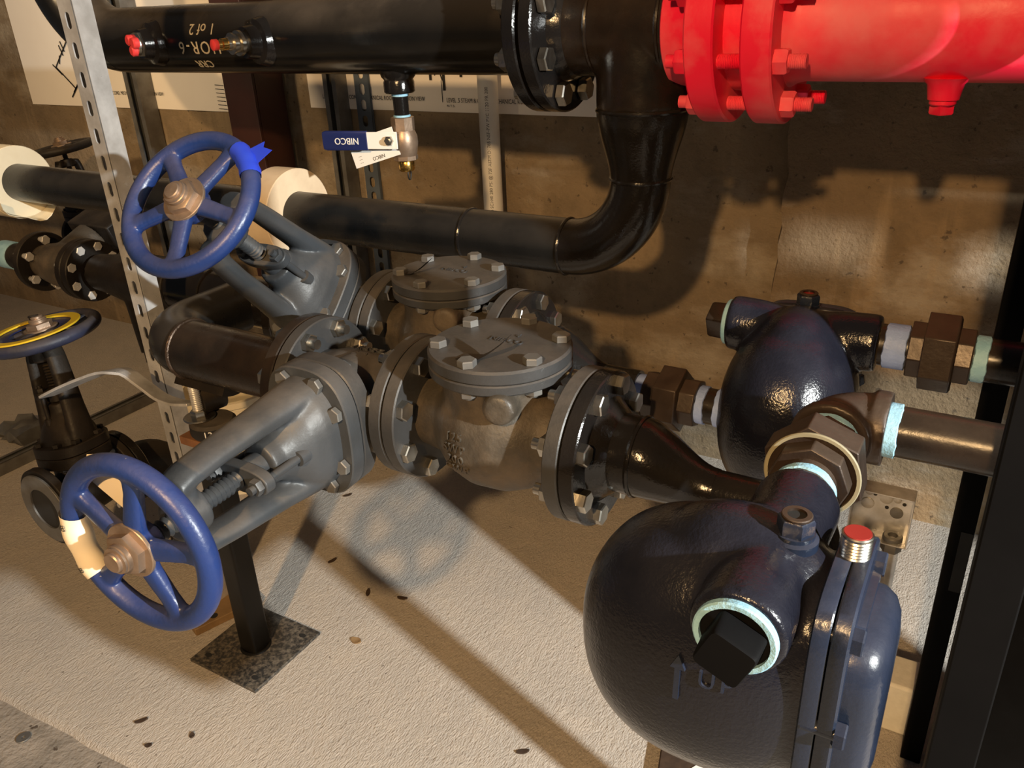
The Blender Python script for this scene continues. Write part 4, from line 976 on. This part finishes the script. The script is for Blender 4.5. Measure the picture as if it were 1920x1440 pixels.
for i in range(9):
    a = R(122 + 30 * i / 8); dr = math.cos(a) * uB + math.sin(a) * vB
    rg.append([WB + dr * (0.1125 + (0.0164 + 0.001 * math.sin(i * 2)) * math.cos(2 * math.pi * k / 16)) + nB * 0.0164 * math.sin(2 * math.pi * k / 16) for k in range(16)])
b.rings(rg, False, False)
a = R(136); dr = math.cos(a) * uB + math.sin(a) * vB; tt = np.cross(nB, dr)
q = WB + dr * 0.127
b.poly([q - tt * 0.018, q + tt * 0.016, q + tt * 0.010 + dr * 0.026, q + tt * 0.002 + dr * 0.020, q - tt * 0.014 + dr * 0.030], nB, 0.0008)
part('tape_wrap', b, 'tape', T)

# junction box
T = thing('junction_box', 'galvanised knockout box on a conduit near the floor by the wall', 'box', (-0.075, 1.62, FZ))
bx, by, bz, hs = -0.098, 1.60, -1.018, 0.058
b = MB(); b.box((bx, by + 0.045, bz), (hs, 0.0012, hs)); part('back_panel', b, 'galv', T)
for c_, h_ in (((bx - hs, by + 0.022, bz), (0.0012, 0.0225, hs)), ((bx + hs, by + 0.022, bz), (0.0012, 0.0225, hs)), ((bx, by + 0.022, bz + hs), (hs, 0.0225, 0.0012)), ((bx, by + 0.022, bz - hs), (hs, 0.0225, 0.0012))):
    b = MB(); b.box(c_, h_); part('side_panel', b, 'galv', T)
for i, (kx, kz, kr, mt) in enumerate(((-0.030, 0.034, 0.008, 'galv'), (0.004, 0.026, 0.013, 'galv'), (0.026, 0.028, 0.008, 'galv'), (-0.030, 0.005, 0.013, 'galv'), (0.028, -0.004, 0.013, 'galvdk'), (0.047, 0.044, 0.006, 'galv'))):
    b = MB(); b.lathe([(0.0, kr), (0.0018, kr), (0.0024, kr * 0.9)], (bx + kx, by + 0.0435, bz + kz), -Yv, 24); part('knockout', b, mt, T)
for kx, kz in ((-0.018, 0.030), (0.040, 0.020), (0.008, 0.004)):
    b = MB(); b.cyl((bx + kx, by + 0.0437, bz + kz), -Yv, 0, 0.0008, 0.004, 14); part('screw_hole', b, 'ink', T)
b = MB(); b.tube([(bx + 0.030, by + 0.022, bz - hs), (bx + 0.030, by + 0.022, FZ)], 0.0165, 24); part('conduit', b, 'galv', T)
b = MB(); b.ring((bx + 0.030, by + 0.022, bz - hs), Zv, 0.001, 0.012, 0.010, 0.020, 20, 0.002); b.hexa((bx + 0.030, by + 0.022, bz - hs), Zv, -0.024, -0.002, 0.021); part('connector', b, 'galvdk', T)

# black rack post and panel at right
T = thing('rack_post', 'narrow black steel post behind the pipes at right, one dark slot', 'post', (0.048, 1.34, FZ))
b = MB(); b.box((0.0445, 1.3405, FZ + 0.90), (0.0175, 0.0205, 0.90)); part('post_body', b, 'rack', T, bevel=0.002)
b = MB(); b.box((0.052, 1.3196, FZ + 0.47), (0.009, 0.0006, 0.06)); part('slot', b, 'ink', T)
T = thing('rack_upright', 'black steel upright in front at the right edge, hiding the pipe ends', 'post', (0.067, 0.83, FZ))
b = MB(); b.box((0.0675, 0.832, FZ + 0.85), (0.024, 0.022, 0.85)); part('post_body', b, 'rack', T, bevel=0.002)
T = thing('equipment_rack', 'wide black steel rack back filling the right edge, unseen part added and cut to shape the side light, flecked with white', 'rack', (0.34, 1.06, FZ))
gx = [0.075, 0.48, 0.68, 0.83, 0.92, 1.015, 1.035, 1.11, 1.16, 2.15]; gz = [FZ, -0.30, -0.19, -0.078, -0.032, 0.02, 0.076, 0.55]  # width beyond the view added to keep the side lamp off the wall
lamp_openings = {(1, 5), (6, 5), (7, 5), (4, 3), (7, 3), (3, 0), (4, 0), (5, 0), (6, 0), (7, 0), (6, 1), (7, 1)}  # unseen openings added so the side lamp throws patches on the wall
b = MB(); vs = [(x, 1.06, z) for z in gz for x in gx]; nx = len(gx)
b.add(vs, [(j * nx + i, j * nx + i + 1, (j + 1) * nx + i + 1, (j + 1) * nx + i) for j in range(len(gz) - 1) for i in range(nx - 1) if (i, j) not in lamp_openings])
o = part('steel_back', b, 'rack', T); m_ = o.modifiers.new('solid', 'SOLIDIFY'); m_.thickness = 0.004; m_.offset = 0
b = MB(); b.box((0.095, 1.075, FZ + 0.95), (0.018, 0.0048, 0.95)); part('return_lip', b, 'rack', T, bevel=0.001)

# ================================================================= floor clutter
T = thing('strut_offcut', 'long galvanised strut channel lying on the floor at left', 'channel', (-2.68, 1.4, FZ))
b = MB(); b.box((-2.68, 1.40, FZ + 0.0012), (0.0205, 0.62, 0.0012)); part('web', b, 'galvdk', T)
for sg in (-1, 1):
    b = MB(); b.box((-2.68 + sg * 0.0195, 1.40, FZ + 0.0225), (0.0012, 0.62, 0.0200)); part('side_wall', b, 'galvdk', T)
    b = MB(); b.box((-2.68 + sg * 0.0155, 1.40, FZ + 0.0422), (0.0052, 0.62, 0.0012)); part('lip', b, 'galvdk', T)
T = thing('strut_offcut', 'second galvanised channel on the floor behind the dusty left valve', 'channel', (-2.35, 1.75, FZ))
dv = unit(V(-0.2, 1, 0)); rv = unit(np.cross(dv, Zv))
b = MB(); b.box(V(-2.35, 1.80, FZ + 0.012), (0.020, 0.25, 0.012), (rv, dv, Zv)); part('channel_base', b, 'galvdk', T, bevel=0.002)
b = MB(); b.box(V(-2.35, 1.80, FZ + 0.026), (0.008, 0.25, 0.0016), (rv, dv, Zv)); part('channel_lip', b, 'galv', T)
# hardware by the left edge
for i, (x, y, lab) in enumerate(((-2.62, 1.30, 'zinc pipe clamp half resting on the floor channel'), (-2.58, 1.38, 'small zinc hook bracket beside the floor channel'), (-2.84, 1.33, 'crumpled grey plastic bag scrap left of the floor channel'))):
    b = MB()
    if i == 0: b.rings([[V(x + rr * math.cos(R(a)), y + dy, FZ + 0.048 + rr * math.sin(R(a))) for rr, dy in ((0.022, 0), (0.026, 0), (0.026, 0.02), (0.022, 0.02))] for a in range(0, 181, 15)]); b.box((x + 0.034, y + 0.01, FZ + 0.048), (0.012, 0.01, 0.002)); b.box((x - 0.034, y + 0.01, FZ + 0.048), (0.012, 0.01, 0.002)); mt = 'zinc'
    elif i == 1: b.tube(arc((x + 0.03, y, FZ + 0.02), X, Zv, 0.018, -1.2, 3.6, 14), 0.004, 10); mt = 'zinc'
    else:
        rg = []; rr_ = np.random.default_rng(5)
        for j in range(8): rg.append([V(x, y, FZ) + V((0.10 * (j / 7 - 0.5)) * 1.6, 0.07 * math.cos(2 * math.pi * k / 12), 0.030 + 0.028 * math.sin(2 * math.pi * k / 12)) * (1 + 0.0 * k) + 0.008 * rr_.normal(size=3) for k in range(12)])
        b.rings(rg); mt = 'galvdk'
    nm = ('pipe_clamp', 'hook_bracket', 'plastic_scrap')[i]
    solo(nm, b, mt, lab, ('clamp', 'bracket', 'scrap')[i], (x, y, FZ), ang=50)
# cream bucket on the floor behind the stand
T = thing('plastic_bucket', 'cream plastic bucket on the floor behind the pipe stand', 'bucket', (-1.92, 1.50, FZ))
b = MB(); b.lathe([(0.0, 0.115), (0.30, 0.138), (0.302, 0.146), (0.320, 0.146), (0.322, 0.136), (0.01, 0.112), (0.008, 0.0)], (-1.92, 1.50, FZ), Zv, 48); part('bucket_wall', b, 'insulw', T)
# wooden block near the base plate
T = thing('wood_block', 'brown offcut board with a screw hole behind the stand base plate', 'board', (-1.50, 1.0, FZ))
b = MB(); dv = unit(V(0.35, 1, 0)); b.box((-1.475, 1.00, FZ + 0.010), (0.035, 0.085, 0.010), (unit(np.cross(dv, Zv)), dv, Zv)); part('board', b, 'wood', T, bevel=0.002)
b = MB(); b.lathe([(0.0, 0.009), (0.001, 0.009)], (-1.468, 0.965, FZ + 0.020), Zv, 20); part('screw_hole', b, 'ink', T)
# washer drain on the lower floor
T = thing('floor_washer', 'small round steel disc set in the lower floor at bottom left', 'washer', (-1.560, 0.545, FZ - 0.008))
b = MB(); b.ring((-1.560, 0.530, FZ - 0.008), Zv, 0.0, 0.004, 0.004, 0.0145, 28, 0.001); part('disc', b, 'galvdk', T)
# white block and scraps by the right panel
T = thing('foam_block', 'white foam block standing on the floor behind the front trap', 'foam block', (0.0, 1.42, FZ))
b = MB(); b.box((-0.005, 1.42, FZ + 0.06), (0.055, 0.045, 0.06)); part('block', b, 'foam', T, bevel=0.006)
T = thing('paper_scrap', 'white pointed paper scrap on a brown board at the bottom edge', 'scrap', (-0.28, 1.13, FZ))
b = MB(); b.poly([(-0.322, 1.060, FZ + 0.0265), (-0.250, 1.065, FZ + 0.0265), (-0.270, 1.125, FZ + 0.0275), (-0.285, 1.128, FZ + 0.0275)], Zv, 0.0006); part('sheet', b, 'white', T)
T = thing('board_offcut', 'dark brown board under the white paper scrap at the bottom edge', 'board', (-0.27, 1.08, FZ))
b = MB(); b.box((-0.275, 1.055, FZ + 0.013), (0.085, 0.10, 0.0125), (unit(V(1, 0.25, 0)), unit(V(-0.25, 1, 0)), Zv)); part('board', b, 'leaf', T, bevel=0.003)
# leaf chips
chips = [(-1.374, 1.283), (-1.55, 1.552), (-1.203, 1.224), (-1.112, 1.248), (-1.117, 1.076), (-1.368, 0.675), (-0.618, 0.988), (-0.346, 1.208), (-0.385, 1.135), (-1.24, 0.70), (-1.30, 0.64)]
where = ['near the post shadow left of the wheel shadow', 'at the top of the post shadow', 'below left of the wheel shadow', 'at the bottom rim of the wheel shadow', 'tan and square, right of the base plate', 'front left, on open floor', 'bottom centre, on open floor', 'curled, left of the front trap base', 'beside the front trap, nearest the bottom edge', 'small, near the pad edge', 'small, on the pad edge at bottom left']
for i, ((x, y), wh) in enumerate(zip(chips, where)):
    a = random.uniform(0, 6.28); L_ = 0.013 if i < 9 else 0.007; W_ = 0.0055 if i != 4 else 0.010
    d_ = V(math.cos(a), math.sin(a), 0); n_ = V(-math.sin(a), math.cos(a), 0); c = V(x, y, FZ + 0.0005)
    b = MB(); rg = []
    for j in range(6):
        s_ = j / 5 * 2 - 1; ww = W_ * (1 - 0.75 * s_ * s_); hgt = 0.0016 + 0.003 * s_ * s_
        rg.append([c + d_ * L_ * s_ + n_ * ww + Zv * hgt, c + d_ * L_ * s_ - n_ * ww + Zv * hgt, c + d_ * L_ * s_ - n_ * ww, c + d_ * L_ * s_ + n_ * ww])
    b.rings(rg); solo('leaf_scrap', b, 'leaf' if i != 4 else 'wood', 'dark leaf scrap on the concrete, ' + wh if i != 4 else 'leaf scrap on the concrete, ' + wh, 'leaf', (x, y, FZ), group='leaf scraps on the floor', ang=60)

for o in bpy.data.objects:
    if '_l' in o: del o['_l']
